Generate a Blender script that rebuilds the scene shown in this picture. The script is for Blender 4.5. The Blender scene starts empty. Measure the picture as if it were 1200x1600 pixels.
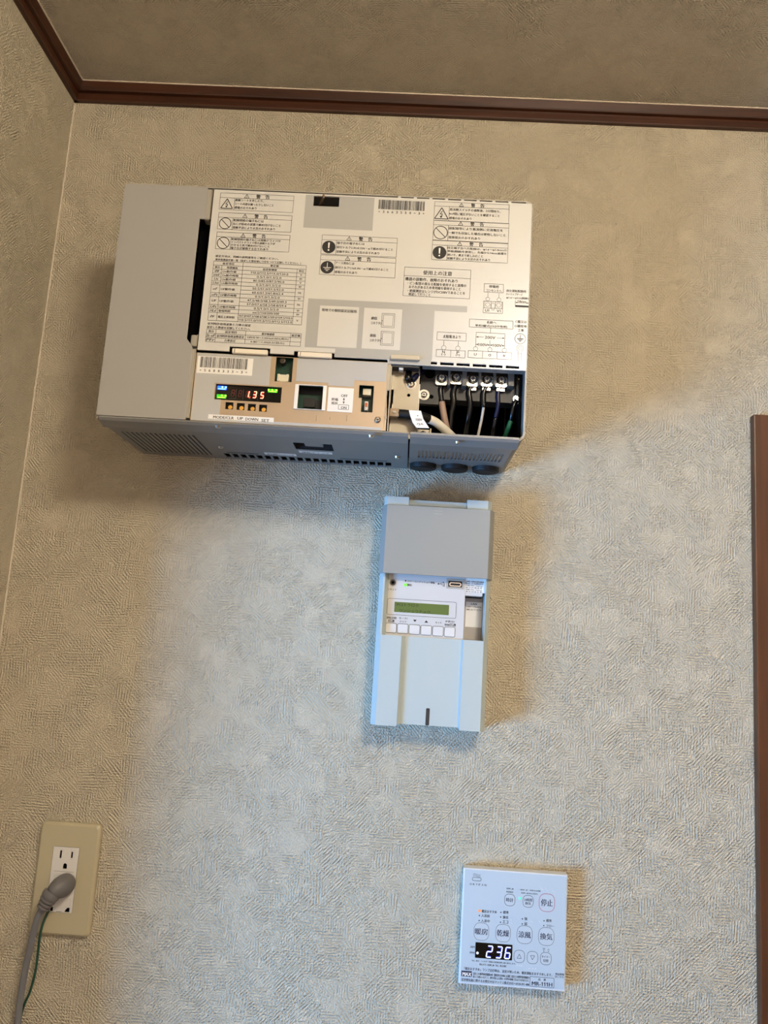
import bpy, bmesh, math, random, re
from mathutils import Vector, Matrix
from mathutils.geometry import tessellate_polygon

random.seed(7)
scene = bpy.context.scene
COL = scene.collection
EYE = 1.68                      # camera height over the floor (m)

# ------------------------------------------------------------------ camera
F_PX, CAM_Y = 1266.83, -0.97766
YAW, PITCH, ROLL = -0.0329768, 0.1647333, 0.0636651
_cy, _sy, _cp, _sp = math.cos(YAW), math.sin(YAW), math.cos(PITCH), math.sin(PITCH)
FWD = Vector((_sy * _cp, _cy * _cp, _sp))
_r = Vector((_cy, -_sy, 0)); _u = _r.cross(FWD)
_c, _s = math.cos(ROLL), math.sin(ROLL)
RIGHT = _c * _r + _s * _u
UP = -_s * _r + _c * _u
CAM = Vector((0, CAM_Y, 0))
cam_d = bpy.data.cameras.new('camera'); cam_o = bpy.data.objects.new('camera', cam_d); COL.objects.link(cam_o)
cam_d.sensor_fit = 'VERTICAL'; cam_d.sensor_height = 32.0; cam_d.lens = F_PX * 32.0 / 1600.0
cam_d.clip_start = 0.01; cam_d.clip_end = 50
cam_o.matrix_world = Matrix(((RIGHT.x, UP.x, -FWD.x, 0), (RIGHT.y, UP.y, -FWD.y, CAM_Y), (RIGHT.z, UP.z, -FWD.z, EYE), (0, 0, 0, 1)))
scene.camera = cam_o

# ------------------------------------------------------------------ world, light, exposure
w = bpy.data.worlds.new('world'); scene.world = w; w.use_nodes = True
w.node_tree.nodes['Background'].inputs[0].default_value = (0.5, 0.75, 1.0, 1)
w.node_tree.nodes['Background'].inputs[1].default_value = 0.3
LAMP_STRENGTH = 79.0
LAMP_COLOR = (1.0, 0.87, 0.68)
LAMP_POS = (0.32, -1.12)
WIN_Y0, WIN_Y1, WIN_Z0, WIN_Z1 = -0.72, -0.17, -0.85, 0.04      # low window in the left wall (heights from the eye)
wl = bpy.data.lights.new('window_daylight', 'AREA'); wl.shape = 'RECTANGLE'      # bright ground and sky glow beyond that window
wl.size = 0.75; wl.size_y = 0.75; wl.energy = 110.0; wl.color = (0.17, 0.48, 1.0)
wlo = bpy.data.objects.new('window_daylight', wl); COL.objects.link(wlo)
wlo.location = (-2.10, -1.38, EYE - 0.80)
wlo.rotation_euler = (Vector((0.15, 0, EYE - 0.15)) - wlo.location).to_track_quat('-Z', 'Y').to_euler()
rl = bpy.data.lights.new('fill_light', 'AREA'); rl.shape = 'RECTANGLE'      # added soft fill from behind the camera, lifts the shade
rl.size = 1.5; rl.size_y = 1.7; rl.energy = 8.5; rl.color = (1.0, 0.84, 0.80)
rlo = bpy.data.objects.new('fill_light', rl); COL.objects.link(rlo)
rlo.location = (0.35, -2.36, EYE - 0.10); rlo.rotation_euler = (math.pi / 2, 0, 0)
scene.view_settings.view_transform = 'Standard'; scene.view_settings.look = 'None'
scene.view_settings.gamma = 1.0; scene.view_settings.use_curve_mapping = False
scene.view_settings.exposure = 0.0

# ------------------------------------------------------------------ photo pixel -> real place (mm, x right, d out of the wall, z over the eye)
def ray(px, py):
    return FWD + RIGHT * ((px - 600) / F_PX) - UP * ((py - 800) / F_PX)
def at(px, py, d):
    r = ray(px, py); t = (-d / 1000 - CAM_Y) / r.y
    return (t * r.x * 1000, t * r.z * 1000)
def atz(px, py, z):
    r = ray(px, py); t = z / 1000 / r.z
    return (t * r.x * 1000, -(CAM_Y + t * r.y) * 1000)
def K(ox, oy, s):
    return lambda x, y: (ox + x / s, oy + y / s)
def W(x, d, z):
    return Vector((x / 1000, -d / 1000, z / 1000 + EYE))

# ------------------------------------------------------------------ materials
def lin(c):
    return c / 12.92 if c <= 0.04045 else ((c + 0.055) / 1.055) ** 2.4
def rgb(h):
    return tuple(lin(int(h[i:i + 2], 16) / 255) for i in (0, 2, 4)) + (1,)
def mat(name, hexc, rough=0.5, metal=0.0, coat=0.0, emit=None, estr=0.0, grain=0.0, gscale=300.0, spec=0.5):
    m = bpy.data.materials.new(name); m.use_nodes = True
    nt = m.node_tree; b = nt.nodes['Principled BSDF']
    b.inputs['Base Color'].default_value = rgb(hexc); b.inputs['Roughness'].default_value = rough
    b.inputs['Metallic'].default_value = metal; b.inputs['Coat Weight'].default_value = coat
    b.inputs['Coat Roughness'].default_value = 0.15; b.inputs['Specular IOR Level'].default_value = spec
    if emit:
        b.inputs['Emission Color'].default_value = rgb(emit); b.inputs['Emission Strength'].default_value = estr
    tc = nt.nodes.new('ShaderNodeTexCoord'); nz = nt.nodes.new('ShaderNodeTexNoise')
    nz.inputs['Scale'].default_value = gscale; nz.inputs['Detail'].default_value = 3
    nt.links.new(tc.outputs['Object'], nz.inputs['Vector'])
    mr = nt.nodes.new('ShaderNodeMapRange'); mr.inputs['To Min'].default_value = max(0, rough - 0.04); mr.inputs['To Max'].default_value = min(1, rough + 0.04)
    nt.links.new(nz.outputs['Fac'], mr.inputs['Value']); nt.links.new(mr.outputs[0], b.inputs['Roughness'])
    if grain:
        bp = nt.nodes.new('ShaderNodeBump'); bp.inputs['Strength'].default_value = grain; bp.inputs['Distance'].default_value = 0.0003
        nt.links.new(nz.outputs['Fac'], bp.inputs['Height']); nt.links.new(bp.outputs[0], b.inputs['Normal'])
    return m

def math_node(nt, op, a, b=None, c=None):
    n = nt.nodes.new('ShaderNodeMath'); n.operation = op
    for i, v in enumerate((a, b, c)):
        if v is None: continue
        if isinstance(v, (int, float)): n.inputs[i].default_value = v
        else: nt.links.new(v, n.inputs[i])
    return n.outputs[0]

def wallpaper(name, ax_u, ax_v, hexc, strength=1.0):
    """embossed woven wallpaper: patches of parallel ribs in four directions"""
    m = bpy.data.materials.new(name); m.use_nodes = True
    nt = m.node_tree; b = nt.nodes['Principled BSDF']; L = nt.links
    b.inputs['Roughness'].default_value = 0.62; b.inputs['Specular IOR Level'].default_value = 0.3
    tc = nt.nodes.new('ShaderNodeTexCoord'); sp = nt.nodes.new('ShaderNodeSeparateXYZ'); L.new(tc.outputs['Object'], sp.inputs[0])
    u, v = math_node(nt, 'MULTIPLY', sp.outputs[ax_u], 1000.0), math_node(nt, 'MULTIPLY', sp.outputs[ax_v], 1000.0)
    cb = nt.nodes.new('ShaderNodeCombineXYZ'); L.new(u, cb.inputs[0]); L.new(v, cb.inputs[1])
    def noise(scale, detail=2.0, rough=0.5):
        n = nt.nodes.new('ShaderNodeTexNoise'); n.noise_dimensions = '2D'
        n.inputs['Scale'].default_value = scale; n.inputs['Detail'].default_value = detail; n.inputs['Roughness'].default_value = rough
        L.new(cb.outputs[0], n.inputs['Vector']); return n
    warp = noise(0.16, 2)
    wv = nt.nodes.new('ShaderNodeVectorMath'); wv.operation = 'MULTIPLY_ADD'
    L.new(warp.outputs['Color'], wv.inputs[0]); wv.inputs[1].default_value = (5, 5, 0); L.new(cb.outputs[0], wv.inputs[2])
    heights = []
    for k, (cell, pitch) in enumerate(((16.0, 2.9), (24.0, 3.4))):
        vo = nt.nodes.new('ShaderNodeTexVoronoi'); vo.voronoi_dimensions = '2D'; vo.distance = 'CHEBYCHEV'
        vo.inputs['Scale'].default_value = 1.0 / cell
        L.new(wv.outputs[0], vo.inputs['Vector'])
        sc = nt.nodes.new('ShaderNodeSeparateColor'); L.new(vo.outputs['Color'], sc.inputs[0])
        q = math_node(nt, 'FLOOR', math_node(nt, 'MULTIPLY', sc.outputs[0], 3.999))
        ang = math_node(nt, 'MULTIPLY', q, math.pi / 4)
        jit = math_node(nt, 'MULTIPLY_ADD', sc.outputs[1], 0.16, -0.08)
        ang = math_node(nt, 'ADD', ang, jit)
        w_ = math_node(nt, 'ADD', math_node(nt, 'MULTIPLY', u, math_node(nt, 'COSINE', ang)), math_node(nt, 'MULTIPLY', v, math_node(nt, 'SINE', ang)))
        wob = noise(0.11 + 0.05 * k, 2)
        ph = math_node(nt, 'MULTIPLY_ADD', wob.outputs['Fac'], 2.2, math_node(nt, 'MULTIPLY', w_, 2 * math.pi / pitch))
        s = math_node(nt, 'SINE', ph)
        amp = math_node(nt, 'GREATER_THAN', sc.outputs[2], 0.06 + 0.22 * k)
        fade = nt.nodes.new('ShaderNodeMapRange'); fade.inputs['From Min'].default_value = 0.28; fade.inputs['From Max'].default_value = 0.42
        L.new(noise(0.09 + 0.04 * k, 1).outputs['Fac'], fade.inputs['Value'])
        a2 = math_node(nt, 'MULTIPLY', amp, fade.outputs[0])
        heights.append(math_node(nt, 'MULTIPLY', s, a2))
    h = math_node(nt, 'MAXIMUM', heights[0], heights[1])
    grain = noise(0.5, 2, 0.6)
    grit = noise(0.8, 1, 0.5)
    h = math_node(nt, 'ADD', math_node(nt, 'MULTIPLY', h, 0.62), math_node(nt, 'MULTIPLY', grain.outputs['Fac'], 2.0))
    h = math_node(nt, 'ADD', h, math_node(nt, 'MULTIPLY', grit.outputs['Fac'], 0.5))
    bp = nt.nodes.new('ShaderNodeBump'); bp.inputs['Strength'].default_value = strength; bp.inputs['Distance'].default_value = 0.0018
    L.new(h, bp.inputs['Height']); L.new(bp.outputs[0], b.inputs['Normal'])
    mix = nt.nodes.new('ShaderNodeMix'); mix.data_type = 'RGBA'
    base = rgb(hexc); mix.inputs['A'].default_value = tuple(c * 0.97 for c in base[:3]) + (1,); mix.inputs['B'].default_value = base
    mot = nt.nodes.new('ShaderNodeMapRange'); mot.inputs['From Min'].default_value = 0.35; mot.inputs['From Max'].default_value = 0.65
    L.new(noise(0.12, 4, 0.6).outputs['Fac'], mot.inputs['Value']); L.new(mot.outputs[0], mix.inputs['Factor']); L.new(mix.outputs['Result'], b.inputs['Base Color'])
    return m

def wood(name, dark, light, axis, scale=60.0, rough=0.4):
    m = bpy.data.materials.new(name); m.use_nodes = True
    nt = m.node_tree; b = nt.nodes['Principled BSDF']; L = nt.links
    b.inputs['Roughness'].default_value = rough
    tc = nt.nodes.new('ShaderNodeTexCoord'); mp = nt.nodes.new('ShaderNodeMapping')
    sc = [scale, scale, scale]; sc[axis] = scale * 0.05; mp.inputs['Scale'].default_value = sc
    L.new(tc.outputs['Object'], mp.inputs['Vector'])
    nz = nt.nodes.new('ShaderNodeTexNoise'); nz.inputs['Scale'].default_value = 2.5; nz.inputs['Detail'].default_value = 5; nz.inputs['Distortion'].default_value = 0.6
    L.new(mp.outputs[0], nz.inputs['Vector'])
    cr = nt.nodes.new('ShaderNodeValToRGB'); cr.color_ramp.elements[0].position = 0.3; cr.color_ramp.elements[1].position = 0.7
    cr.color_ramp.elements[0].color = rgb(dark); cr.color_ramp.elements[1].color = rgb(light)
    L.new(nz.outputs['Fac'], cr.inputs[0]); L.new(cr.outputs[0], b.inputs['Base Color'])
    return m

M = dict(
    wall_xz=wallpaper('wallpaper_back', 0, 2, 'E4D8BE'),
    wall_yz=wallpaper('wallpaper_side', 1, 2, 'E4D8BE'),
    ceil_xy=wallpaper('wallpaper_ceiling', 0, 1, 'E0D6C2'),
    trim_x=wood('trim_wood_x', '33190C', '4A2712', 0), trim_y=wood('trim_wood_y', '33190C', '4A2712', 1),
    door_wood=wood('door_wood', '4A2711', '5C331A', 2), floor_wood=wood('floor_wood', '6E4728', '8A5E38', 0, 12, 0.35), panel_wood=wood('panel_wood', '7A5632', '94703F', 2, 10, 0.5),
    caulk=mat('caulk', 'E2D6C2', 0.6),
    cover=mat('cover_grey_paint', 'A09E9A', 0.42, grain=0.1, gscale=1500),
    case=mat('case_grey_paint', '83827E', 0.42, grain=0.1, gscale=1500),
    caserim=mat('case_rim_paint', 'A19C90', 0.5),
    sheet=mat('label_sheet_film', 'D2D1CC', 0.35, coat=0.3),
    window_grey=mat('grey_print', 'ABABA8', 0.35, coat=0.3),
    ink=mat('black_ink', '1E1C1A', 0.6), ink_soft=mat('grey_ink', '4A4640', 0.6), ink_red=mat('red_ink', 'B04A64', 0.6),
    ink_navy=mat('navy_ink', '1C2440', 0.5),
    white_label=mat('white_label', 'EFEDE8', 0.45), film=mat('pale_film', 'BABBBA', 0.22, coat=0.6),
    tan=mat('zinc_plate', 'C2AC90', 0.33, metal=0.45), beige=mat('chassis_plate', '9E9686', 0.4, metal=0.45),
    silver=mat('bright_metal', 'D8D6D0', 0.2, metal=1.0), dark_metal=mat('dark_metal', '5B5348', 0.35, metal=0.8),
    black=mat('black_plastic', '060606', 0.45), blackgloss=mat('black_gloss', '050607', 0.12), dkgrey=mat('dark_plastic', '1B1A19', 0.5), barrier=mat('barrier_grey', '55524C', 0.5), pale=mat('pale_plate', 'D6D2C6', 0.5), switch_grey=mat('switch_grey', '8C8884', 0.4), tabbeige=mat('tab_beige', 'C4B9A2', 0.45), bracket=mat('bracket_metal', '7E6A52', 0.4, metal=0.3), amber=mat('amber_plug', '9A8468', 0.25), rubber=mat('black_rubber', '0E1013', 0.55),
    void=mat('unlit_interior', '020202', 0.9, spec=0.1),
    cream=mat('cream_tab', 'EDE4D2', 0.45), pcb=mat('green_board', '123A2A', 0.35), ivory=mat('ivory_plastic', 'E2D9C0', 0.45), peg=mat('white_plastic', 'D8DADC', 0.4),
    yellow=mat('yellow_button', 'E0A53A', 0.4), copper=mat('copper', 'B06A48', 0.35, metal=0.9),
    led_red=mat('led_red', '300400', 0.4, emit='FF2A10', estr=6.0), led_off=mat('led_off', '5A1614', 0.4),
    led_redcore=mat('led_red_core', '400800', 0.4, emit='FFB08A', estr=5.0),
    led_blue=mat('led_blue', '000A40', 0.4, emit='1C50FF', estr=4.0), led_blueglow=mat('led_blue_core', '000A40', 0.4, emit='66A0FF', estr=8.0),
    led_green=mat('led_green', '033003', 0.4, emit='2FC21A', estr=1.6), led_greenglow=mat('led_green_core', '033003', 0.4, emit='A6FF3A', estr=4.0),
    led_lime=mat('led_lime', '104008', 0.4, emit='7CFF50', estr=1.1), led_mint=mat('led_mint', '0A4038', 0.4, emit='70F8DC', estr=1.0), led_orange=mat('led_orange', '402008', 0.4, emit='FFA058', estr=1.1),
    led_white=mat('led_white', '202840', 0.4, emit='E6F0FF', estr=1.4), led_halo=mat('led_halo', '060A30', 0.4, emit='3A50FF', estr=0.7),
    lcd=mat('lcd_green', '55692A', 0.3, emit='4A6A18', estr=0.03), lcd_ink=mat('lcd_ink', '1E2A0C', 0.5),
    gw_white=mat('gateway_white', 'B3BFBE', 0.42), gw_panel=mat('gateway_panel', 'C9C9C8', 0.4), gw_grey=mat('gateway_grey_cover', '8F918D', 0.45, grain=0.1, gscale=1500), gw_btn=mat('gateway_button', 'D6D5D2', 0.3),
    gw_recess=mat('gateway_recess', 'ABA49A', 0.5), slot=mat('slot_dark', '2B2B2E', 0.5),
    rc_body=mat('controller_white', 'D4D8DC', 0.4), rc_face=mat('controller_face', 'B7C8D3', 0.3, coat=0.2), rc_btn=mat('controller_button', 'BAC8D2', 0.35),
    plate=mat('aged_ivory_plate', 'BAB092', 0.4), insert=mat('white_receptacle', 'DEDAD4', 0.4), plug=mat('grey_plug', '6C6968', 0.5, grain=0.15, gscale=800), cord=mat('grey_cord', '77787C', 0.35),
    wire_green=mat('green_wire', '1E4A38', 0.4), wire_black=mat('black_wire', '050506', 0.25), wire_brown=mat('brown_sleeve', '9C8476', 0.5), wire_white=mat('white_wire', 'B8B8B6', 0.4), wire_blue=mat('blue_wire', '0C1030', 0.35), wire_cream=mat('cream_cable', 'E6E0D0', 0.45), wire_earth=mat('earth_green_wire', '125C44', 0.4),
)
M['lamp'] = bpy.data.materials.new('lamp_diffuser'); M['lamp'].use_nodes = True
_nt = M['lamp'].node_tree; _b = _nt.nodes['Principled BSDF']; _b.inputs['Base Color'].default_value = (0.9, 0.9, 0.88, 1)
_b.inputs['Emission Color'].default_value = LAMP_COLOR + (1,); _b.inputs['Emission Strength'].default_value = LAMP_STRENGTH

# ------------------------------------------------------------------ mesh builder
ROOT = {}
def rrect(x0, x1, z0, z1, r, n=5):
    pts = []
    for cx, cz, a0 in ((x1 - r, z1 - r, 0), (x0 + r, z1 - r, 90), (x0 + r, z0 + r, 180), (x1 - r, z0 + r, 270)):
        for i in range(n + 1):
            a = math.radians(a0 + 90 * i / n); pts.append((cx + r * math.cos(a), cz + r * math.sin(a)))
    return pts
def circ(cx, cz, r, n=24, rz=None):
    rz = r if rz is None else rz
    return [(cx + r * math.cos(2 * math.pi * i / n), cz + rz * math.sin(2 * math.pi * i / n)) for i in range(n)]
def rect(x0, x1, z0, z1):
    return [(x0, z0), (x1, z0), (x1, z1), (x0, z1)]
class MB:
    def __init__(self): self.bm = bmesh.new()
    def _add(self, verts, faces, bev=0.0, seg=2):
        t = bmesh.new(); vs = [t.verts.new(v) for v in verts]
        for f in faces:
            try: t.faces.new([vs[i] for i in f])
            except ValueError: pass
        bmesh.ops.recalc_face_normals(t, faces=t.faces[:])
        if bev:
            sharp = [e for e in t.edges if len(e.link_faces) == 2 and e.calc_face_angle(0) > 0.7]
            bmesh.ops.bevel(t, geom=sharp, offset=bev, segments=seg, affect='EDGES', profile=0.6)
        me = bpy.data.meshes.new('tmp'); t.to_mesh(me); t.free(); self.bm.from_mesh(me); bpy.data.meshes.remove(me)
        return self
    def box(self, x0, x1, d0, d1, z0, z1, bev=0.0, seg=2):
        v = [(x, d, z) for x in (x0, x1) for d in (d0, d1) for z in (z0, z1)]
        f = [(0, 1, 3, 2), (4, 6, 7, 5), (0, 4, 5, 1), (2, 3, 7, 6), (0, 2, 6, 4), (1, 5, 7, 3)]
        return self._add(v, f, bev, seg)
    def prism(self, loops, a0, a1, axis='d', bev=0.0, seg=2):
        """2-D loops (outer, holes) extruded along d (x,z), z (x,d) or x (d,z)"""
        def P(p, a):
            return (p[0], a, p[1]) if axis == 'd' else ((p[0], p[1], a) if axis == 'z' else (a, p[0], p[1]))
        flat = [p for l in loops for p in l]; n = len(flat)
        if len(loops) == 1:
            caps = [tuple(range(n))]
        else:
            caps = tessellate_polygon([[Vector((p[0], p[1], 0)) for p in l] for l in loops])
        v = [P(p, a0) for p in flat] + [P(p, a1) for p in flat]
        f = [tuple(c) for c in caps] + [tuple(i + n for i in c)[::-1] for c in caps]
        o = 0
        for l in loops:
            m = len(l)
            for i in range(m):
                j = (i + 1) % m; f.append((o + i, o + j, o + j + n, o + i + n))
            o += m
        return self._add(v, f, bev if len(loops) == 1 else 0, seg)
    def cyl(self, c, r, h, axis='d', n=24, bev=0.0, r2=None):
        r2 = r if r2 is None else r2
        def P(a, rr, t):
            p, q = rr * math.cos(a), rr * math.sin(a)
            return (c[0] + p, c[1] + t, c[2] + q) if axis == 'd' else ((c[0] + p, c[1] + q, c[2] + t) if axis == 'z' else (c[0] + t, c[1] + p, c[2] + q))
        v = [P(2 * math.pi * i / n, r, 0) for i in range(n)] + [P(2 * math.pi * i / n, r2, h) for i in range(n)]
        f = [tuple(range(n)), tuple(range(2 * n - 1, n - 1, -1))] + [(i, (i + 1) % n, (i + 1) % n + n, i + n) for i in range(n)]
        return self._add(v, f, bev)
    def tube(self, pts, r, n=12, smoothn=6, flat=1.0):
        """round bar along a smooth path; r a number or one radius per point"""
        P = [Vector(p) for p in pts]; rs = list(r) if isinstance(r, (list, tuple)) else [r] * len(P)
        path, rad = [], []
        for i in range(len(P) - 1):
            p0, p1, p2, p3 = P[max(0, i - 1)], P[i], P[i + 1], P[min(len(P) - 1, i + 2)]
            for k in range(smoothn):
                t = k / smoothn
                path.append(0.5 * ((2 * p1) + (p2 - p0) * t + (2 * p0 - 5 * p1 + 4 * p2 - p3) * t * t + (3 * p1 - p0 - 3 * p2 + p3) * t ** 3))
                rad.append(rs[i] + (rs[i + 1] - rs[i]) * t)
        path.append(P[-1]); rad.append(rs[-1])
        v, f = [], []; side = None
        for i, p in enumerate(path):
            tg = (path[min(i + 1, len(path) - 1)] - path[max(i - 1, 0)]).normalized()
            if side is None: side = tg.orthogonal().normalized()
            side = (side - tg * side.dot(tg)).normalized(); up = tg.cross(side)
            for k in range(n):
                a = 2 * math.pi * k / n; v.append(p + (side * math.cos(a) + up * math.sin(a) * flat) * rad[i])
        for i in range(len(path) - 1):
            for k in range(n):
                f.append((i * n + k, i * n + (k + 1) % n, (i + 1) * n + (k + 1) % n, (i + 1) * n + k))
        f.append(tuple(range(n))); f.append(tuple(range(len(v) - 1, len(v) - n - 1, -1)))
        return self._add(v, f)
    def globe(self, c, r, rz, n=32, m=16):
        v = [(c[0], c[1], c[2] - rz)]; f = []
        for j in range(1, m):
            a = -math.pi / 2 + math.pi * j / m
            v += [(c[0] + r * math.cos(a) * math.cos(2 * math.pi * i / n), c[1] + r * math.cos(a) * math.sin(2 * math.pi * i / n), c[2] + rz * math.sin(a)) for i in range(n)]
        v.append((c[0], c[1], c[2] + rz)); L_ = len(v) - 1
        for i in range(n):
            k = (i + 1) % n; f += [(0, 1 + k, 1 + i), (L_, L_ - n + i, L_ - n + k)]
            f += [(1 + j * n + i, 1 + j * n + k, 1 + (j + 1) * n + k, 1 + (j + 1) * n + i) for j in range(m - 2)]
        return self._add(v, f)
    def flat(self, loop, d):
        vs = [self.bm.verts.new((p[0], d, p[1])) for p in loop]
        try: self.bm.faces.new(vs)
        except ValueError: pass
        return self
    def build(self, name, m, parent=None, label=None, smooth=False, kind=None, loc=None):
        base = ROOT[parent] if parent else (Vector(loc) if loc else Vector((0, 0, EYE)))
        me = bpy.data.meshes.new(name)
        for v in self.bm.verts:
            v.co = W(*v.co) - base
        self.bm.normal_update()
        self.bm.to_mesh(me); self.bm.free()
        me.materials.append(M[m] if isinstance(m, str) else m)
        if smooth:
            for p in me.polygons: p.use_smooth = True
        o = bpy.data.objects.new(name, me); COL.objects.link(o)
        if parent: o.parent = parent
        else: o.location = base
        ROOT[o] = base
        if label: o['label'] = label
        if kind: o['kind'] = kind
        return o
def thing(name, x, d, z, label, cat, group=None):
    o = bpy.data.objects.new(name, None); COL.objects.link(o); o.location = W(x, d, z); o.empty_display_size = 0.02
    o['label'] = label; o['category'] = cat
    if group: o['group'] = group
    ROOT[o] = W(x, d, z); return o

_adv = {}
def _chunk(st, shear):
    c = bpy.data.curves.new('t', 'FONT'); c.body = st; c.size = 1; c.resolution_u = 2; c.shear = shear
    o = bpy.data.objects.new('t', c); me = o.to_mesh()
    p = [(v.co.x, v.co.y) for v in me.vertices]; f = [tuple(q.vertices) for q in me.polygons]
    o.to_mesh_clear(); bpy.data.objects.remove(o); bpy.data.curves.remove(c)
    return p, f
def advance(st):
    if st not in _adv:
        if '' not in _adv: _adv[''] = max(q[0] for q in _chunk('|', 0)[0])
        _adv[st] = max(q[0] for q in _chunk(st + '|', 0)[0]) - _adv['']
    return _adv[st]
def glyphs(st, shear=0.0):
    """outline faces of a line of type, one em high; the figure one gets its flag"""
    P, F, x = [], [], 0.0
    parts = re.split('(1)', st)
    for part in parts:
        if not part: continue
        if part == '1':
            q = [(0.20, 0.0), (0.29, 0.0), (0.29, 0.69), (0.22, 0.69), (0.20, 0.64), (0.06, 0.555), (0.06, 0.47), (0.20, 0.545)]
            o = len(P); P += [(x + a + shear * b, b) for a, b in q]
            F += [(o, o + 1, o + 2, o + 7), (o + 2, o + 3, o + 4, o + 7), (o + 4, o + 5, o + 6, o + 7)]; x += 0.45
        else:
            p, f = _chunk(part, shear); o = len(P)
            P += [(x + a, b) for a, b in p]; F += [tuple(i + o for i in t) for t in f]; x += advance(part)
    return [Vector((a, b)) for a, b in P], F
def stamp(mb, p, polys, ox, oz, sx, sz, d, bold):
    """lay glyph faces on a plane; heavier type is struck twice, a hair apart"""
    e = max(abs(sz) * (0.03 + bold * 1.6), 0.11)
    for k, dx in enumerate((-e / 2, e / 2)):
        vs = [mb.bm.verts.new((ox + q.x * sx + dx, d + 0.004 * k, oz + q.y * sz)) for q in p]
        for f in polys:
            try: mb.bm.faces.new([vs[i] for i in f])
            except ValueError: pass
class Print:
    """flat ink on a face at depth d: lettering, rules, symbols"""
    def __init__(self, d, lift=0.15): self.d, self.lift, self.mb = d, lift, MB()
    def text(self, s, k, x, y, xr, h, shear=0.0, bold=0.0, fit=True):
        """s with its lower left corner at crop (x,y), ending at crop column xr, h crop pixels tall"""
        p, polys = glyphs(s, shear)
        if not p: return self
        x0, z0 = at(*k(x, y), self.d); x1 = at(*k(xr, y + 0.055 * (xr - x)), self.d)[0]; z1 = at(*k(x, y - h), self.d)[1]
        a0, a1 = min(q.x for q in p), max(q.x for q in p); b0, b1 = min(q.y for q in p), max(q.y for q in p)
        sx, sz = (x1 - x0) / max(1e-6, a1 - a0), (z1 - z0) / max(1e-6, b1 - b0)
        stamp(self.mb, p, polys, x0 - a0 * sx, z0 - b0 * sz, sx, sz, self.d + self.lift, bold)
        return self
    def line(self, x0, z0, x1, z1, w=0.35):
        dx, dz = x1 - x0, z1 - z0; l = math.hypot(dx, dz) or 1; nx, nz = -dz / l * w / 2, dx / l * w / 2
        self.mb.flat([(x0 + nx, z0 + nz), (x0 - nx, z0 - nz), (x1 - nx, z1 - nz), (x1 + nx, z1 + nz)], self.d + self.lift); return self
    def outline(self, x0, x1, z0, z1, w=0.35):
        for a in ((x0, z0, x1, z0), (x0, z1, x1, z1), (x0, z0, x0, z1), (x1, z0, x1, z1)): self.line(*a, w=w)
        return self
    def loopline(self, pts, w=0.35, closed=True):
        n = len(pts)
        for i in range(n if closed else n - 1): self.line(*pts[i], *pts[(i + 1) % n], w=w)
        return self
    def poly(self, pts): self.mb.flat(pts, self.d + self.lift); return self
    def px(self, k, x, y): return at(*k(x, y), self.d)
    def build(self, name, m, parent, **kw): return self.mb.build(name, m, parent, **kw)

SEG = {'0': 'abcdef', '1': 'bc', '2': 'abged', '3': 'abgcd', '5': 'afgcd', '6': 'afgedc', '8': 'abcdefg'}
def seg7(pr, ch, x, z, w, h, t, slant=0.12, gap=0.25):
    """seven-segment digit, lower left at x,z"""
    def S(px, pz): return (x + px + slant * pz, z + pz)
    hh = h / 2; g = gap
    E_ = {'a': ((g + t / 2, h - t / 2), (w - g - t / 2, h - t / 2)), 'd': ((g + t / 2, t / 2), (w - g - t / 2, t / 2)), 'g': ((g + t / 2, hh), (w - g - t / 2, hh)),
          'f': ((t / 2, hh + g), (t / 2, h - g - t / 2)), 'b': ((w - t / 2, hh + g), (w - t / 2, h - g - t / 2)),
          'e': ((t / 2, g + t / 2), (t / 2, hh - g)), 'c': ((w - t / 2, g + t / 2), (w - t / 2, hh - g))}
    for s in SEG[ch]:
        (a, b), (c, d) = E_[s]
        pr.line(*S(a, b), *S(c, d), w=t)

# ------------------------------------------------------------------ setting
LX, RX, BY, CZ, FZ = -484.0, 1250.0, 2400.0, 722.0, -EYE * 1000    # left wall, right wall, room depth, ceiling, floor
MB().box(LX - 100, RX + 100, -80, 0, FZ, CZ).build('wall_back', 'wall_xz', kind='structure')
wy0, wy1 = -WIN_Y1 * 1000, -WIN_Y0 * 1000
wz0, wz1 = WIN_Z0 * 1000, WIN_Z1 * 1000
wallL = MB().prism([rect(0, BY, FZ, CZ), rect(wy0, wy1, wz0, wz1)], LX - 40, LX, axis='x').build('wall_left', 'wall_yz', kind='structure')
MB().box(LX - 0.2, LX + 1.3, 0, 1.3, FZ, 695).build('caulk_line', 'caulk', wallL)
MB().box(RX, RX + 80, 0, BY, FZ, CZ).build('wall_right', 'wall_yz', kind='structure')
MB().box(LX - 80, RX + 80, BY, BY + 80, FZ, CZ).build('wall_front', 'wall_xz', kind='structure')
MB().box(LX - 80, RX + 80, -80, BY + 80, CZ, CZ + 60).build('ceiling', 'ceil_xy', kind='structure')
MB().box(LX - 80, RX + 80, -80, BY + 80, FZ - 60, FZ).build('floor', 'floor_wood', kind='structure')
prof = [(0, 696.5), (5.5, 696.5), (6.5, 698), (6.5, 705.5), (5.2, 706.5), (5.2, 708.5), (9.5, 709.5), (10.5, 711), (12.5, CZ), (0, CZ)]
t1 = MB().prism([prof], LX, RX, axis='x').build('trim_1', 'trim_x', kind='structure')
MB().box(LX + 12, RX, 12.3, 13.6, CZ - 1.0, CZ).build('caulk_line', 'caulk', t1)
t2 = MB().prism([[(LX + p[0], p[1]) for p in prof]], 0, BY).build('trim_2', 'trim_y', kind='structure')
MB().box(LX + 12.3, LX + 13.6, 12, BY, CZ - 1.0, CZ).build('caulk_line', 'caulk', t2)
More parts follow.
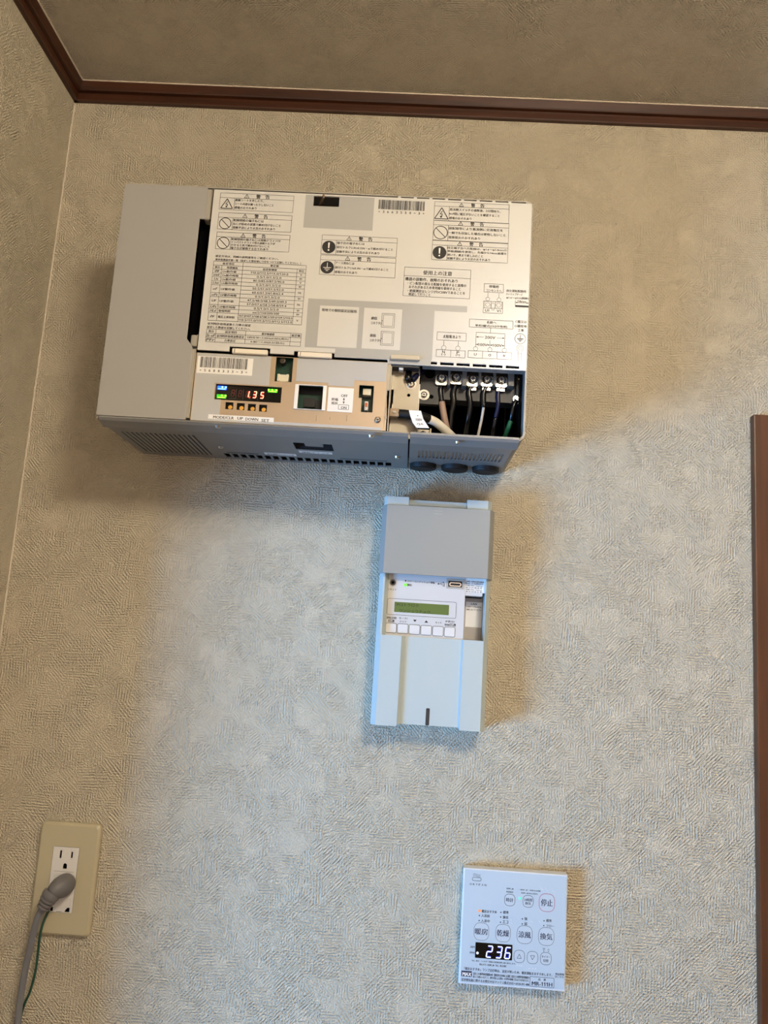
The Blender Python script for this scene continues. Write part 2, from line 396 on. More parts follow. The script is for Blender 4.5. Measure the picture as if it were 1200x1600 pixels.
# door at the right: casing and leaf
dr = MB()
dr.box(411.3, 451, 0, 12, FZ, 308, bev=1.2)
dr.box(1211, 1250, 0, 12, FZ, 308, bev=1.2)
dr.box(451, 1211, 0, 12, 268, 308, bev=1.2)
door = dr.build('door_1', 'door_wood', kind='structure')
MB().box(455, 1207, 0, 6, FZ + 8, 265, bev=1).build('door_leaf', 'door_wood', door)
MB().tube([(500, 6, -700), (500, 45, -700)], 9).tube([(500, 45, -700), (610, 45, -700)], 8).build('door_handle', 'silver', door, smooth=True)
# window in the left wall, source of the daylight
wf = MB()
for a in ((wy0, wy0 + 12, wz0, wz1), (wy1 - 12, wy1, wz0, wz1), (wy0 + 12, wy1 - 12, wz0, wz0 + 12), (wy0 + 12, wy1 - 12, wz1 - 12, wz1)):
    wf.box(LX - 38, LX - 4, *a)
wf.build('window_1', 'silver', kind='structure')

# ------------------------------------------------------------------ ceiling lamp (out of frame, the warm light)
lp = thing('ceiling_lamp', LAMP_POS[0] * 1000, -LAMP_POS[1] * 1000, CZ, 'round globe ceiling lamp with warm white diffuser on papered ceiling', 'lamp')
lx, ld = LAMP_POS[0] * 1000, -LAMP_POS[1] * 1000
MB().cyl((lx, ld, CZ - 22), 90, 22, 'z', 32).build('base', 'white_label', lp)
MB().globe((lx, ld, CZ - 85), 130, 72).build('diffuser', 'lamp', lp, smooth=True)

# ------------------------------------------------------------------ power conditioner
X0, X1, Z0, Z1, D = -336.5, 114.0, 221.0, 486.5, 159.0
pc = thing('power_conditioner', (X0 + X1) / 2, 0, Z0, 'large grey wall box under the ceiling with its front open and wiring exposed', 'inverter')
# case: back, sides, top as one folded shell
outer = [(X0, Z0 - 2)] + [(X1 - 9 + 9 * math.sin(a), Z0 + 6.5 - 9 * math.cos(a)) for a in [i * math.pi / 12 for i in range(7)]] + \
        [(X1 - 8 + 8 * math.cos(a), Z1 + 3 - 8 + 8 * math.sin(a)) for a in [i * math.pi / 12 for i in range(7)]] + [(X0 + 3, Z1 + 3), (X0, Z1)]
inner = [(X0 + 1.5, Z0 + 0.5), (X1 - 10, Z0 + 0.5), (X1 - 2, Z0 + 8), (X1 - 2, Z1 - 6), (X1 - 8, Z1 + 1.2), (X0 + 3.6, Z1 + 1.2), (X0 + 1.5, Z1 - 1)]
shell = [(X0, Z0 - 2), (X0, Z1)] + [outer[-2]] + outer[7:14][::-1] + outer[:7][::-1]
shell = shell[:-1] + [(X1 - 7.6, Z0 - 2.4), (X1 - 7.6, Z0 - 1), (X1 - 2.5, Z0 + 4)] + [(X1 - 2, Z0 + 8), (X1 - 2, Z1 - 6), (X1 - 8, Z1 + 1.2), (X0 + 3.6, Z1 + 1.2), (X0 + 1.5, Z1 - 1), (X0 + 1.5, Z0 - 2)]
back = [(X0 + 1.5, Z0 + 5), (X1 - 2.5, Z0 + 5), (X1 - 2.5, Z1), (X0 + 1.5, Z1)]
case = MB().prism([shell], 0.3, 155.5).prism([back], 0.3, 12).build('case', 'case', pc)
MB().prism([shell], 155.5, 157.2).build('front_rim', 'caserim', case)
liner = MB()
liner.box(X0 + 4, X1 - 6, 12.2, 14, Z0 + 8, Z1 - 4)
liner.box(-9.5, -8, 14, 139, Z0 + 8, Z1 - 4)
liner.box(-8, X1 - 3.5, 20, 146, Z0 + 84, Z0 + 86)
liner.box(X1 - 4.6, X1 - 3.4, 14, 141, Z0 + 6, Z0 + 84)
liner.build('dark_liner', 'void', case)  # black sheets put the shade of the case interior into the colour
# bottom panels with their openings
kb = K(140, 560, 4.286); kc = K(400, 650, 4.615); kd = K(590, 540, 4.615); ke = K(405, 680, 9.23)
ZB = Z0 - 3
holes = []
slits = []
for i in range(16):
    f = i / 15
    a = atz(*kb(215 + 475 * f, 490 + 25 * f), ZB); b2 = atz(*kb(418 + 432 * f, 648 + 23 * f), ZB)
    d0, d1 = min(max(b2[1], 18), 40), a[1]
    xa = a[0]
    slits.append((xa, 16, d1))
for xa, d0, d1 in slits: holes.append(rect(xa - 1.1, xa + 1.1, d0, d1))
sq = []
for i in range(21):
    f = i / 20
    c0 = atz(*kc(-192 + 1147 * f, 296 + 60 * f), ZB)
    sq.append(c0[0]); holes.append(rect(c0[0] - 3.5, c0[0] + 3.5, 7.0, 29))
q0 = atz(*ke(480, 105), ZB); q1 = atz(*ke(1045, 135), ZB); q2 = atz(*ke(1095, 235), ZB)
hx0, hx1, hd0, hd1 = q0[0], q1[0], q2[1], q0[1]
holes.append(rect(hx0, hx1, hd0, hd1))
XS = -6.0
scr = (hx0 - 1.5, hx1 + 1.5, hd0 - 1.5, hd1 + 1.5)
bl = MB().prism([rect(X0 + 1, XS - 0.8, 1, D - 26)] + holes, ZB, ZB + 1.5, axis='z').build('bottom_panel', 'case', pc)
MB().prism([rect(X0 + 8, XS - 4, 1.5, D - 27), rect(*scr)], ZB + 2.4, ZB + 3.2, axis='z').build('vent_backing', 'void', bl)  # black sheet painting the dark inside of the case behind the vents
lipprof = [(D - 0.5, Z0 + 0.5), (D - 0.2, Z0 - 0.8), (D - 3, Z0 - 3.5), (D - 17, Z0 - 7.0), (D - 19.5, Z0 - 7.0), (D - 26, Z0 - 3.2), (D - 26, Z0 - 1.6), (D - 19, Z0 - 5), (D - 2.5, Z0 - 1.5), (D - 2, Z0 + 0.5)]
lipL = MB().prism([lipprof], X0 + 2.5, XS - 0.8, axis='x').build('bottom_lip', 'case', pc, label='bent front lip along the underside')
lipR = MB().prism([[(p[0], p[1] + (1.0 if i in (0, 9) else 0)) for i, p in enumerate(lipprof)]], XS + 1.2, X1 - 6, axis='x').build('bottom_lip', 'case', pc, label='bent lip below the terminal opening')
rh = []
for i in range(23):
    f = i / 22
    a = atz(*kd(302 + 600 * f, 757 + 30 * f), ZB); b2 = atz(*kd(312 + 605 * f, 812 + 32 * f), ZB)
    rh.append(rect(a[0] - 1.3, a[0] + 1.3, b2[1], a[1]))
br = MB().prism([rect(XS + 0.8, X1 - 8, 1, D - 26)] + rh, ZB, ZB + 1.5, axis='z').build('bottom_panel', 'case', pc)
MB().box(XS + 3, X1 - 10, 48, D - 28, ZB + 2.0, ZB + 3).build('vent_backing', 'pale', br, label='pale plate seen through the vent slots')
# carry handle recess with switch
rs = MB()
rs.box(hx0 - 1, hx1 + 1, hd0 - 1, hd1 + 1, ZB + 14, ZB + 15)
for a in ((hx0 - 1, hx0 + 0.2, hd0, hd1), (hx1 - 0.2, hx1 + 1, hd0, hd1), (hx0, hx1, hd0 - 1, hd0), (hx0, hx1, hd1, hd1 + 1)): rs.box(*a, ZB + 0.6, ZB + 14)
rs.build('switch_recess', 'slot', bl)
sx0 = atz(*ke(665, 150), ZB + 4)[0]; sx1 = atz(*ke(935, 165), ZB + 4)[0]
MB().box(sx0, sx1, hd0 + 4, hd1 - 4, ZB + 3, ZB + 13, bev=1.2).build('rocker_switch', 'switch_grey', bl)
# stickers on the underside
def sticker(a, b, dpt, txt, nm='sticker'):
    p0 = atz(*ke(*a), ZB); p1 = atz(*ke(*b), ZB)
    o = MB().prism([rect(p0[0], p1[0], p0[1] - dpt, p0[1])], ZB - 0.25, ZB, axis='z').build(nm, 'white_label', bl)
    c = bpy.data.curves.new('t', 'FONT'); c.body = txt; c.size = 1; c.resolution_u = 2; ob = bpy.data.objects.new('t', c); me = ob.to_mesh()
    pp = [v.co.copy() for v in me.vertices]; polys = [tuple(q.vertices) for q in me.polygons]; ob.to_mesh_clear(); bpy.data.objects.remove(ob); bpy.data.curves.remove(c)
    wd, hg = max(q.x for q in pp), max(q.y for q in pp); L_ = (p1[0] - p0[0]) * 0.84
    t = MB(); vs = [t.bm.verts.new((p0[0] + (p1[0] - p0[0]) * 0.08 + q.x / wd * L_, p0[1] - dpt * 0.78 + q.y / hg * dpt * 0.55, ZB - 0.4)) for q in pp]
    for f in polys:
        try: t.bm.faces.new([vs[i] for i in f])
        except ValueError: pass
    t.build('sticker_lettering', 'ink', bl)
sticker((68, 248), (530, 278), 9.5, '自立運転コンセント用')
sticker((566, 222), (1050, 252), 9.5, '運転スイッチ')
# seams stamped into the underside
for (a, b) in (((920, 628), (1130, 638)),):
    p, q = atz(*kb(*a), ZB), atz(*kb(*b), ZB)
    MB().box(p[0], q[0], p[1] - 1.2, p[1] + 1.2, ZB - 0.15, ZB).build('stamped_seam', 'slot', bl)
p, q = atz(*kc(608, 307), ZB), atz(*kc(945, 325), ZB)
MB().box(p[0], q[0], p[1] - 1.2, p[1] + 1.2, ZB - 0.15, ZB).build('stamped_seam', 'slot', bl)
def screw_down(px, py, parent, r=3.4, z=ZB):
    x, d = atz(px, py, z)
    s = MB().cyl((x, d, z - 1.8), r * 0.75, 1.8, 'z', 20, r2=r).build('screw', 'silver', parent, smooth=False)
    return s
for p in ((345, 698.5), (620.5, 713.5)): screw_down(*p, bl)
for p in ((340.5, 666), (580, 681)): screw_down(*p, lipL, z=Z0 - 6)
screw_down(714.5, 690.5, lipR, r=2.6, z=Z0 - 6)
# three round cable grommets
for cx, cy in ((660.9, 731.0), (710.7, 734.2), (760.0, 736.8)):
    x, d = atz(cx, cy, ZB - 7)
    g = MB().cyl((x, 29, ZB - 5.2), 15.6, 6, 'z', 36, bev=1.0, r2=16.2).build('grommet', 'rubber', pc)
    MB().cyl((x, 29, ZB - 5.9), 12.2, 0.8, 'z', 32, r2=12.8).build('membrane', 'rubber', g)
# left cover panel
ks = K(280, 470, 16); k8 = K(140, 270, 5.4545)
nx0 = at(*k8(945, 395), D)[0]; nz1 = at(*k8(945, 395), D)[1]; nz0 = at(*ks(235, 855), D)[1]; nxl = at(*ks(250, 700), D)[0]
cvx = -243.2
cv = [(X0 + 4, Z1), (X0 + 1, Z1 - 1.2), (X0, Z1 - 4), (X0, Z0 + 2), (X0 + 1, Z0 + 0.8), (cvx + 2, Z0 + 0.8), (cvx + 1.2, nz0 - 14), (cvx - 2, nz0 - 9), (nx0 - 0.8, nz0 - 4), (nx0 - 0.8, nz0), (nx0 - 0.8, nz1), (cvx, nz1), (cvx - 0.5, Z1)]
MB().prism([cv], 157.6, D + 0.6, bev=0.5).build('left_cover', 'cover', pc)
# folded rail and slot between left cover and label sheet
SXL = -236.6
for za, zb in ((nz1, Z1 - 0.5), (Z0 + 42 + 40.5, nz0 + 1), (Z0 + 3, Z0 + 80)):
    r_ = MB().box(cvx - 2.0, SXL - 1.7, 146, 158.8, za, zb, bev=2.2, seg=3).build('folded_rail', 'caserim', pc)
    MB().box(SXL - 1.7, SXL - 0.9, 146, D + 0.1, za, zb).build('bright_edge', 'silver', r_)
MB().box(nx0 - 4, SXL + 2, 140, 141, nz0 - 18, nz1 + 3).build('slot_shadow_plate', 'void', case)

# label sheet
k1 = K(320, 285, 4); k2 = K(600, 290, 5); k3 = K(320, 390, 6.6667); k4 = K(610, 410, 5); k5 = K(290, 530, 6.316); k6 = K(450, 530, 6.316); k7 = K(460, 440, 5)
SZ0, SZ1, SXR = 299.6, 485.4, 112.6
def pxs(k, x, y, d=D): return at(*k(x, y), d)
n1a, n1b = pxs(k3, 258, 1015)[0], pxs(k3, 682, 1045)[0]
n2a, n2b = pxs(k6, 60, 120)[0], pxs(k6, 460, 140)[0]
xpt = at(678, 562, D)[0]
ZF = 295.2
sheet_loop = [(SXL, SZ1), (SXL, SZ0), (n1a, SZ0), (n1a, SZ0 + 5.5), (n1b, SZ0 + 5.5), (n1b, SZ0), (n2a, SZ0), (n2a, SZ0 + 4.2), (n2b, SZ0 + 4.2), (n2b, SZ0), (at(605, 565, D)[0], SZ0),
              (at(607, 560, D)[0], ZF), (SXR, ZF), (SXR, SZ1)]
cuts = []
for a, b in ((262, 365), (390, 495), (517, 620), (645, 750), (772, 878), (903, 1008)):
    xa, za = pxs(k4, a, 762 + (a - 262) * 0.035); xb, zb = pxs(k4, b, 782 + (b - 365) * 0.035)
    cuts.append(rect(xa, xb, ZF + 1.6, ZF + 4.6))
sl0 = pxs(k1, 682, 84); sl1 = pxs(k1, 838, 154)
cuts.append(rect(sl0[0], sl1[0], sl1[1], sl0[1]))
sb = MB().prism([sheet_loop] + cuts, 156.8, D)
for a in (120, 245, 367, 490, 615, 737, 860, 985):
    xa = pxs(k2, a - 12, 95)[0]; xb = pxs(k2, a + 12, 95)[0]; sb.box(xa, xb, 157.6, D - 0.2, SZ1 - 0.5, SZ1 + 1.5)
sheet = sb.build('label_sheet', 'sheet', pc, label='cream printed warning sheet over the upper front')
MB().box(at(660, 575, D)[0], SXR - 0.6, 147, 157, ZF, ZF + 1.2).build('flange', 'case', sheet, label='grey flange bent inward under the sheet')
MB().box(sl0[0] - 6, sl1[0] + 6, 132, 133, sl1[1] - 6, sl0[1] + 6).build('slot_back', 'dark_metal', sheet)
# printed grey areas
gp = MB()
g0, g1 = pxs(k1, 634, 64), pxs(k1, 1047, 302)
gl = rect(g0[0], g1[0], g1[1], SZ1 - 1.5)
gp.prism([gl, rect(sl0[0] - 0.3, sl1[0] + 0.3, sl1[1] - 0.3, sl0[1] + 0.3)], D, D + 0.12)
a, b_, c_, d_ = pxs(k7, 109, 131), pxs(k4, 600, 342), pxs(k4, 598, 388), pxs(k4, 340, 378)
gx = at(676, 540, D)[0]
w1 = (*pxs(k7, 201, 185), *pxs(k7, 484, 520)); w2 = (*pxs(k7, 547, 203), *pxs(k7, 824, 537))
lg = [(a[0], a[1]), (a[0] + 0.3, SZ0 + 9), (n2b + 0.3, SZ0 + 9), (n2b + 0.3, SZ0 + 0.4), (at(607, 560, D)[0], SZ0 + 0.4), (at(607, 560, D)[0] + 0.4, ZF + 0.3), (xpt - 3, ZF + 0.3), (xpt - 3, ZF + 6), (gx, ZF + 6), (gx, d_[1]), (b_[0], d_[1]), (b_[0], a[1])]
gp.prism([lg, rect(w1[0], w1[2], w1[3], w1[1]), rect(w2[0], w2[2], w2[3], w2[1])], D, D + 0.12)
gp.build('grey_window', 'window_grey', sheet, label='plain grey field printed on the sheet')
# lever bracket in the upper slot
lv0 = pxs(k1, 712, 90, 150); lv = MB()
lx_, lz0, lz1 = (sl0[0] + (sl1[0] - sl0[0]) * 0.42), sl1[1] + 2.0, sl0[1] - 0.2
lv.prism([[(lx_ - 9.5, 141), (lx_ - 0.4, 169), (lx_ + 1.4, 169), (lx_ - 7.5, 141)]], lz0 + 2.2, lz1 - 2.4, axis='z', bev=0.3)
lv.build('bent_bracket', 'bracket', pc)
MB().cyl((sl0[0] + (sl1[0] - sl0[0]) * 0.7, 134, sl1[1] + 5), 3.4, 6, 'd', 16, bev=0.8).build('screw', 'copper', pc)
# cream rolled tabs hooking the sheet
for (kk, aa, bb) in ((k3, (290, 1032), (655, 1102)), (k6, (100, 127), (432, 192))):
    p, q = pxs(kk, *aa, D), pxs(kk, *bb, D)
    t_ = MB().box(p[0], q[0], 156.5, D + 2.2, q[1], p[1], bev=1.2, seg=3).build('rolled_tab', 'cream', pc)
    MB().box(p[0] + 2.6, p[0] + 3.2, D + 1.4, D + 2.35, q[1] + 0.6, p[1] - 0.6).build('score_line', 'ink_soft', t_)
    MB().box(p[0] - 3.2, q[0] + 4.6, 152, 156.4, q[1] - 1.2, p[1] + 1.0).build('dark_opening', 'void', t_)

# ---- print on the sheet
pr = Print(D + 0.12, 0.12)
def icon(kind, cx, cz, r):
    if kind == 'no':
        pr.loopline(circ(cx, cz, r, 28), w=0.75); a = r * 0.72; pr.line(cx - a, cz + a, cx + a, cz - a, w=0.75)
    elif kind == 'zap':
        pr.loopline([(cx - r, cz - r * 0.85), (cx + r, cz - r * 0.85), (cx, cz + r * 0.9)], w=0.9)
        pr.loopline([(cx + 0.12 * r, cz + 0.42 * r), (cx - 0.22 * r, cz - 0.12 * r), (cx + 0.14 * r, cz - 0.08 * r), (cx - 0.05 * r, cz - 0.65 * r)], w=0.7, closed=False)
        pr.poly([(cx - 0.28 * r, cz - 0.42 * r), (cx - 0.05 * r, cz - 0.75 * r), (cx + 0.16 * r, cz - 0.4 * r)])
    else:
        pr.poly(circ(cx, cz, r, 28))
def warnbox(k, tl, br_, hh, iw, kind, lines, lt, lh, pw):
    x0, z1 = pxs(k, *tl); x1, z0 = pxs(k, *br_)
    s = (x1 - x0) / pw                    # mm per crop pixel
    zh, xi = z1 - hh * s, x0 + iw * s
    pr.outline(x0, x1, z0, z1); pr.line(x0, zh, x1, zh); pr.line(xi, zh, xi, z0)
    def tx(st, xa, zb, xb, h, bold=0.0):
        put(st, xa, zb, xb - xa, h, bold)
    mx = x0 + (x1 - x0) * 0.36; zc = (z1 + zh) / 2; r = hh * s * 0.42
    pr.loopline([(mx - r * 1.1, zc - r * 0.85), (mx + r * 1.1, zc - r * 0.85), (mx, zc + r)], w=0.45); pr.line(mx, zc + 0.35 * r, mx, zc - 0.3 * r, w=0.5); pr.line(mx, zc - 0.45 * r, mx, zc - 0.62 * r, w=0.5)
    for i, ch in enumerate('警告'):
        xa = x0 + (x1 - x0) * (0.49 + 0.125 * i); put(ch, xa, zc - r * 0.95, 1.95 * r, 1.95 * r, 0.02)
    cx, cz = (x0 + xi) / 2, (zh + z0) / 2; rr = min(xi - x0, zh - z0) * 0.455
    icon(kind, cx, cz, rr)
    if kind in ('!', 'earth'): white_marks.append((kind, cx, cz, rr))
    step = (zh - z0 - lt * s) / max(3, len(lines))
    for i, (st, wd) in enumerate(lines):
        put(st, xi + 3.5 * s, zh - lt * s - i * step - lh * s, wd * s, lh * s, 0.008)
    flush('warning_box')
def put(st, x, z, wmm, hmm, bold=0.0, P_=None, shear=0.0):
    P_ = P_ or pr
    p, polys = glyphs(st, shear)
    if not p: return
    a0, a1 = min(q.x for q in p), max(q.x for q in p); b0, b1 = min(q.y for q in p), max(q.y for q in p)
    sx, sz = wmm / max(1e-6, a1 - a0), hmm / max(1e-6, b1 - b0)
    stamp(P_.mb, p, polys, x - a0 * sx, z - b0 * sz, sx, sz, P_.d + P_.lift, bold)
def putc(st, xc, zc, wmm, hmm, bold=0.0, P_=None, shear=0.0): put(st, xc - wmm / 2, zc - hmm / 2, wmm, hmm, bold, P_, shear)
white_marks = []
def flush(nm):
    global pr
    pr.build(nm, 'ink', sheet); pr = Print(D + 0.12, 0.12)
warnbox(k1, (100, 65), (549, 190), 31, 91, 'zap', [('絶縁シートを外したり、', 178), ('シート内部を触ったりしないこと', 240), ('感電のおそれあり', 136)], 4, 17, 455)
warnbox(k1, (89, 188), (537, 313), 31, 91, 'no', [('配線接続の端子ねじは', 188), ('ねじが斜めの状態で締め付けないこと', 296), ('接触不良により火災のおそれあり', 262)], 6, 18, 455)
warnbox(k1, (77, 310), (524, 437), 30, 91, 'no', [('配線接続の端子ねじは電動ドライバや', 305), ('インパクトドライバ等の過剰トルクが', 272), ('かかる工具で締め付けないこと', 240), ('端子台が破損するおそれあり', 232)], 4, 16, 455)
warnbox(k1, (735, 328), (1196, 469), 32, 92, '!', [('端子台の端子ねじは', 172), ('締付トルク2.35±0.35N・mで締め付けること', 352), ('接触不良により火災のおそれあり', 268)], 8, 17, 470)
warnbox(k1, (725, 453), (1187, 598), 32, 92, 'earth', [('アース用ねじは', 118), ('締付トルク1.5±0.3N・mで締め付けること', 332), ('感電のおそれあり', 138)], 8, 17, 470)
warnbox(k2, (397, 125), (973, 299), 37, 116, 'zap', [('直流側スイッチの遮断後、5分間待ち、', 395), ('N-P間に電圧がないことを確認すること', 390), ('感電のおそれあり', 172)], 12, 22, 580)
warnbox(k2, (389, 270), (970, 452), 38, 116, 'no', [('誤配線等により直流側に交流電圧を', 418), ('一瞬でも印加した場合は使用しないこと', 440), ('発煙発火のおそれあり', 245)], 12, 22, 582)
warnbox(k2, (380, 427), (964, 607), 38, 116, '!', [('自立端子台への配線は、φ1.6～φ2.0mmの', 455), ('単線(銅線)を使用し、先端から14mm被覆を', 455), ('剥いで、奥まで差し込むこと', 275), ('接触不良により火災のおそれあり', 330)], 8, 22, 584)
for kind, cx, cz, r in white_marks:
    wm = Print(D + 0.26, 0.12)
    if kind == '!':
        wm.poly([(cx - 0.13 * r, cz + 0.7 * r), (cx - 0.08 * r, cz - 0.2 * r), (cx + 0.08 * r, cz - 0.2 * r), (cx + 0.13 * r, cz + 0.7 * r)]); wm.poly(circ(cx, cz - 0.5 * r, 0.13 * r, 10))
    else:
        wm.line(cx, cz + 0.75 * r, cx, cz - 0.05 * r, w=0.6)
        for i, q in enumerate((0.6, 0.38, 0.18)): wm.line(cx - q * r, cz - (0.05 + 0.24 * i) * r, cx + q * r, cz - (0.05 + 0.24 * i) * r, w=0.6)
    wm.build('reversed_symbol', 'white_label', sheet)
# settings table
pr.text('設定方法は、同梱の説明書等をご確認ください。', k3, 112, 78, 765, 24, bold=0.006)
pr.text('連系保護設定値一覧（設定した整定値に○印をつけて記録してください。）', k3, 108, 114, 1000, 24, bold=0.006)
TX0, TZ1 = pxs(k3, 95, 120); TX1, TZ0 = pxs(k3, 1010, 786)
TX0 = (TX0 + pxs(k3, 30, 735)[0]) / 2; TX1 = (TX1 + pxs(k3, 1056, 150)[0]) / 2
tw = TX1 - TX0; rh_ = (TZ1 - TZ0) / 15
cA, cB, cC = TX0 + tw * 0.093, TX0 + tw * 0.319, TX0 + tw * 0.905
R_ = lambda i: TZ1 - rh_ * i
pr.outline(TX0, TX1, TZ0, TZ1)
pr.line(cB, R_(0), cB, R_(15)); pr.line(cA, R_(1), cA, R_(15)); pr.line(cC, R_(1), cC, R_(15)); pr.line(TX0, R_(1), TX1, R_(1)); pr.line(TX0, R_(2), TX1, R_(2))
rows = [('ov', 'Ov動作値', 1, 'V'), ('ovt', 'Ov動作時限', 1, '秒'), ('Uv', 'Uv動作値', 1, 'V'), ('Uvt', 'Uv動作時限', 1, '秒'), ('oF', 'OF動作値', 2, 'Hz'), ('oFt', 'OF動作時限', 1, '秒'), ('UF', 'UF動作値', 2, 'Hz'), ('UFt', 'UF動作時限', 1, '秒'), ('HLd', '復帰時間', 1, '秒'), ('PF', '電圧上昇抑制', 2, 'V')]
vals = ['110.0/112.5/115.0/120.0', '0.5/1.0/1.5/2.0', '80.0/85.0/87.5/90.0', '0.5/1.0/1.5/2.0', '50.5/51.0/51.5/52.0', '60.6/61.2/61.8/62.4', '0.5/1.0/1.5/2.0', '47.5/48.0/48.5/49.0/49.5', '57.0/57.6/58.2/58.8/59.4', '0.5/1.0/1.5/2.0', 'nn/2/150/200/300', '107.0/107.5/108.0/108.5/109.0/109.5/110.0', '110.5/111.0/111.5/112.0/112.5/113.0']
th = rh_ * 0.6
putc('設定項目', (TX0 + cB) / 2, R_(0.5), tw * 0.12, th); putc('整定値', (cB + TX1) / 2, R_(0.5), tw * 0.09, th)
putc('表示', (TX0 + cA) / 2, R_(1.5), tw * 0.055, th); putc('保護機能', (cA + cB) / 2, R_(1.5), tw * 0.12, th); putc('設定候補値', (cB + cC) / 2, R_(1.5), tw * 0.15, th); putc('単位', (cC + TX1) / 2, R_(1.5), tw * 0.055, th)
i = 2
for code, nm, n, unit in rows:
    zc = R_(i + n / 2)
    putc(code, (TX0 + cA) / 2, zc, tw * 0.018 * len(code) + tw * 0.012, th * 0.95, 0.01, shear=0.25); put(nm, cA + tw * 0.012, zc - th / 2, tw * (0.026 * len(nm) + 0.02), th, 0.006)
    putc(unit, (cC + TX1) / 2, zc, tw * (0.022 if unit == 'V' else 0.032), th * 0.85)
    for kx in range(n):
        v_ = vals[i - 2 + kx]; putc(v_, (cB + cC) / 2, R_(i + kx + 0.5), min(tw * 0.57, tw * 0.0176 * len(v_)), th * 0.92)
        if kx: pr.line(cB, R_(i + kx), cC, R_(i + kx))
    i += n
    if i < 15: pr.line(TX0, R_(i), TX1, R_(i))
pr.text('並列時許容周波数と力率の設定', k3, 28, 782, 478, 26, bold=0.006)
pr.text('設定した数値を記録してください。', k3, 22, 818, 470, 26, bold=0.006)
UX0 = (pxs(k3, 20, 825)[0] + pxs(k3, 8, 950)[0]) / 2; UZ1 = pxs(k3, 20, 826)[1]; UX1 = (pxs(k3, 1004, 880)[0] + pxs(k3, 997, 1010)[0]) / 2; UZ0 = pxs(k3, 997, 1010)[1]
uw = UX1 - UX0; ur = (UZ1 - UZ0) / 3; ux = [UX0 + uw * f for f in (0, 0.1, 0.415, 0.888, 1)]
pr.outline(UX0, UX1, UZ0, UZ1)
for x_ in ux[1:4]: pr.line(x_, UZ0, x_, UZ1)
for j in (1, 2): pr.line(UX0, UZ1 - ur * j, UX1, UZ1 - ur * j)
for j, cells in enumerate((('表示', '設定項目', '設定候補値', '設定値'), ('St oF', '並列時許容周波数設定', 'OFF/0.10～1.00Hz(0.05Hz刻み)', ''), ('PFr', '力率設定', '0.80～1.00(0.01刻み)', ''))):
    for q, st in enumerate(cells):
        if st: putc(st, (ux[q] + ux[q + 1]) / 2, UZ1 - ur * (j + 0.5), min((ux[q + 1] - ux[q]) * 0.92, uw * (0.03 * len(st) if q != 2 else 0.0185 * len(st) + 0.04)), ur * 0.62, 0.006, shear=0.2 if q == 0 and j else 0)
flush('settings_table')
# usage notes
n0, n1_ = pxs(k4, 112, 36), pxs(k4, 617, 286); n0 = ((n0[0] + pxs(k4, 97, 262)[0]) / 2, n0[1]); nx1 = (n1_[0] + pxs(k4, 630, 62)[0]) / 2
pr.outline(n0[0], nx1, n1_[1], n0[1]); zz = pxs(k4, 105, 103)[1]; pr.line(n0[0], zz, nx1, zz)
pr.text('使用上の注意', k4, 256, 96, 480, 34, bold=0.008)
pr.text('機器の誤動作、故障のおそれあり', k4, 116, 141, 524, 27, bold=0.008)
pr.text('・ピン配置の異なる配線を使用すると故障の', k4, 134, 173, 592, 24, bold=0.006)
pr.text('おそれがあるため専用線を使用すること', k4, 144, 202, 548, 24, bold=0.006)
pr.text('・絶縁測定はレンジがDC500Vであることを', k4, 134, 232, 583, 24, bold=0.006)
pr.text('確認して行うこと', k4, 141, 258, 312, 23, bold=0.006)
flush('usage_note')
# wiring diagrams
def ob(k, a, b): 
    p, q = pxs(k, *a), pxs(k, *b); pr.outline(p[0], q[0], q[1], p[1]); return p[0], q[0], q[1], p[1]
ob(k4, (733, 166), (881, 239)); pr.text('停電用', k4, 770, 199, 846, 22); pr.text('コンセントへ', k4, 748, 228, 868, 20)
for a in ((762, 238, 272), (849, 242, 277)):
    p, q = pxs(k4, a[0], a[1]), pxs(k4, a[0] - 1, a[2]); pr.line(p[0], p[1], p[0], q[1])
for a in ((760, 287), (848, 292)): pr.loopline(circ(*pxs(k4, *a), 2.1, 18), 0.3)
x0, x1, z0, z1 = ob(k4, (728, 303), (875, 401))
zc = z0 + (z1 - z0) * 0.42; pr.line(x0, zc, x1, zc)
for f in (0.22, 0.79):
    c_x = x0 + (x1 - x0) * f; pr.outline(c_x - 3.4, c_x + 3.4, zc + 0.1, z1); pr.loopline(circ(c_x, (zc + z1) / 2, 2.3, 18), 0.3)
c_x = (x0 + x1) / 2; pr.loopline([(c_x - 1.2, z1 - 2), (c_x + 1.2, z1 - 2), (c_x + 2.2, zc + 4), (c_x + 1, zc - 2), (c_x - 1, zc - 2), (c_x - 2.2, zc + 4)], 0.3)
putc('U1', x0 + (x1 - x0) * 0.2, (z0 + zc) / 2, 4.2, 2.8); putc('V1', x0 + (x1 - x0) * 0.8, (z0 + zc) / 2, 4.2, 2.8)
pr.text('自立運転配線用', k4, 908, 231, 1058, 21); pr.text('ストリップゲージ', k4, 903, 257, 1032, 20); pr.text('φ1.6～φ2.0(銅線)', k4, 905, 285, 1078, 20)
pr.text('14mm', k4, 992, 312, 1060, 17)
p, q = pxs(k4, 975, 316), pxs(k4, 1080, 320); pr.line(p[0], p[1] + 0.4, q[0], p[1] + 0.4, 0.3); pr.line(p[0], p[1] + 3, p[0], p[1] - 3, 0.3)
pr.poly([(p[0], p[1] + 0.4), (p[0] + 2.2, p[1] + 1.1), (p[0] + 2.2, p[1] - 0.3)]); pr.poly([(q[0], p[1] + 0.4), (q[0] - 2.2, p[1] + 1.1), (q[0] - 2.2, p[1] - 0.3)])
p, q = pxs(k4, 975, 334), pxs(k4, 1080, 352); pr.poly(rect(p[0], q[0], q[1] - 0.2, p[1]))
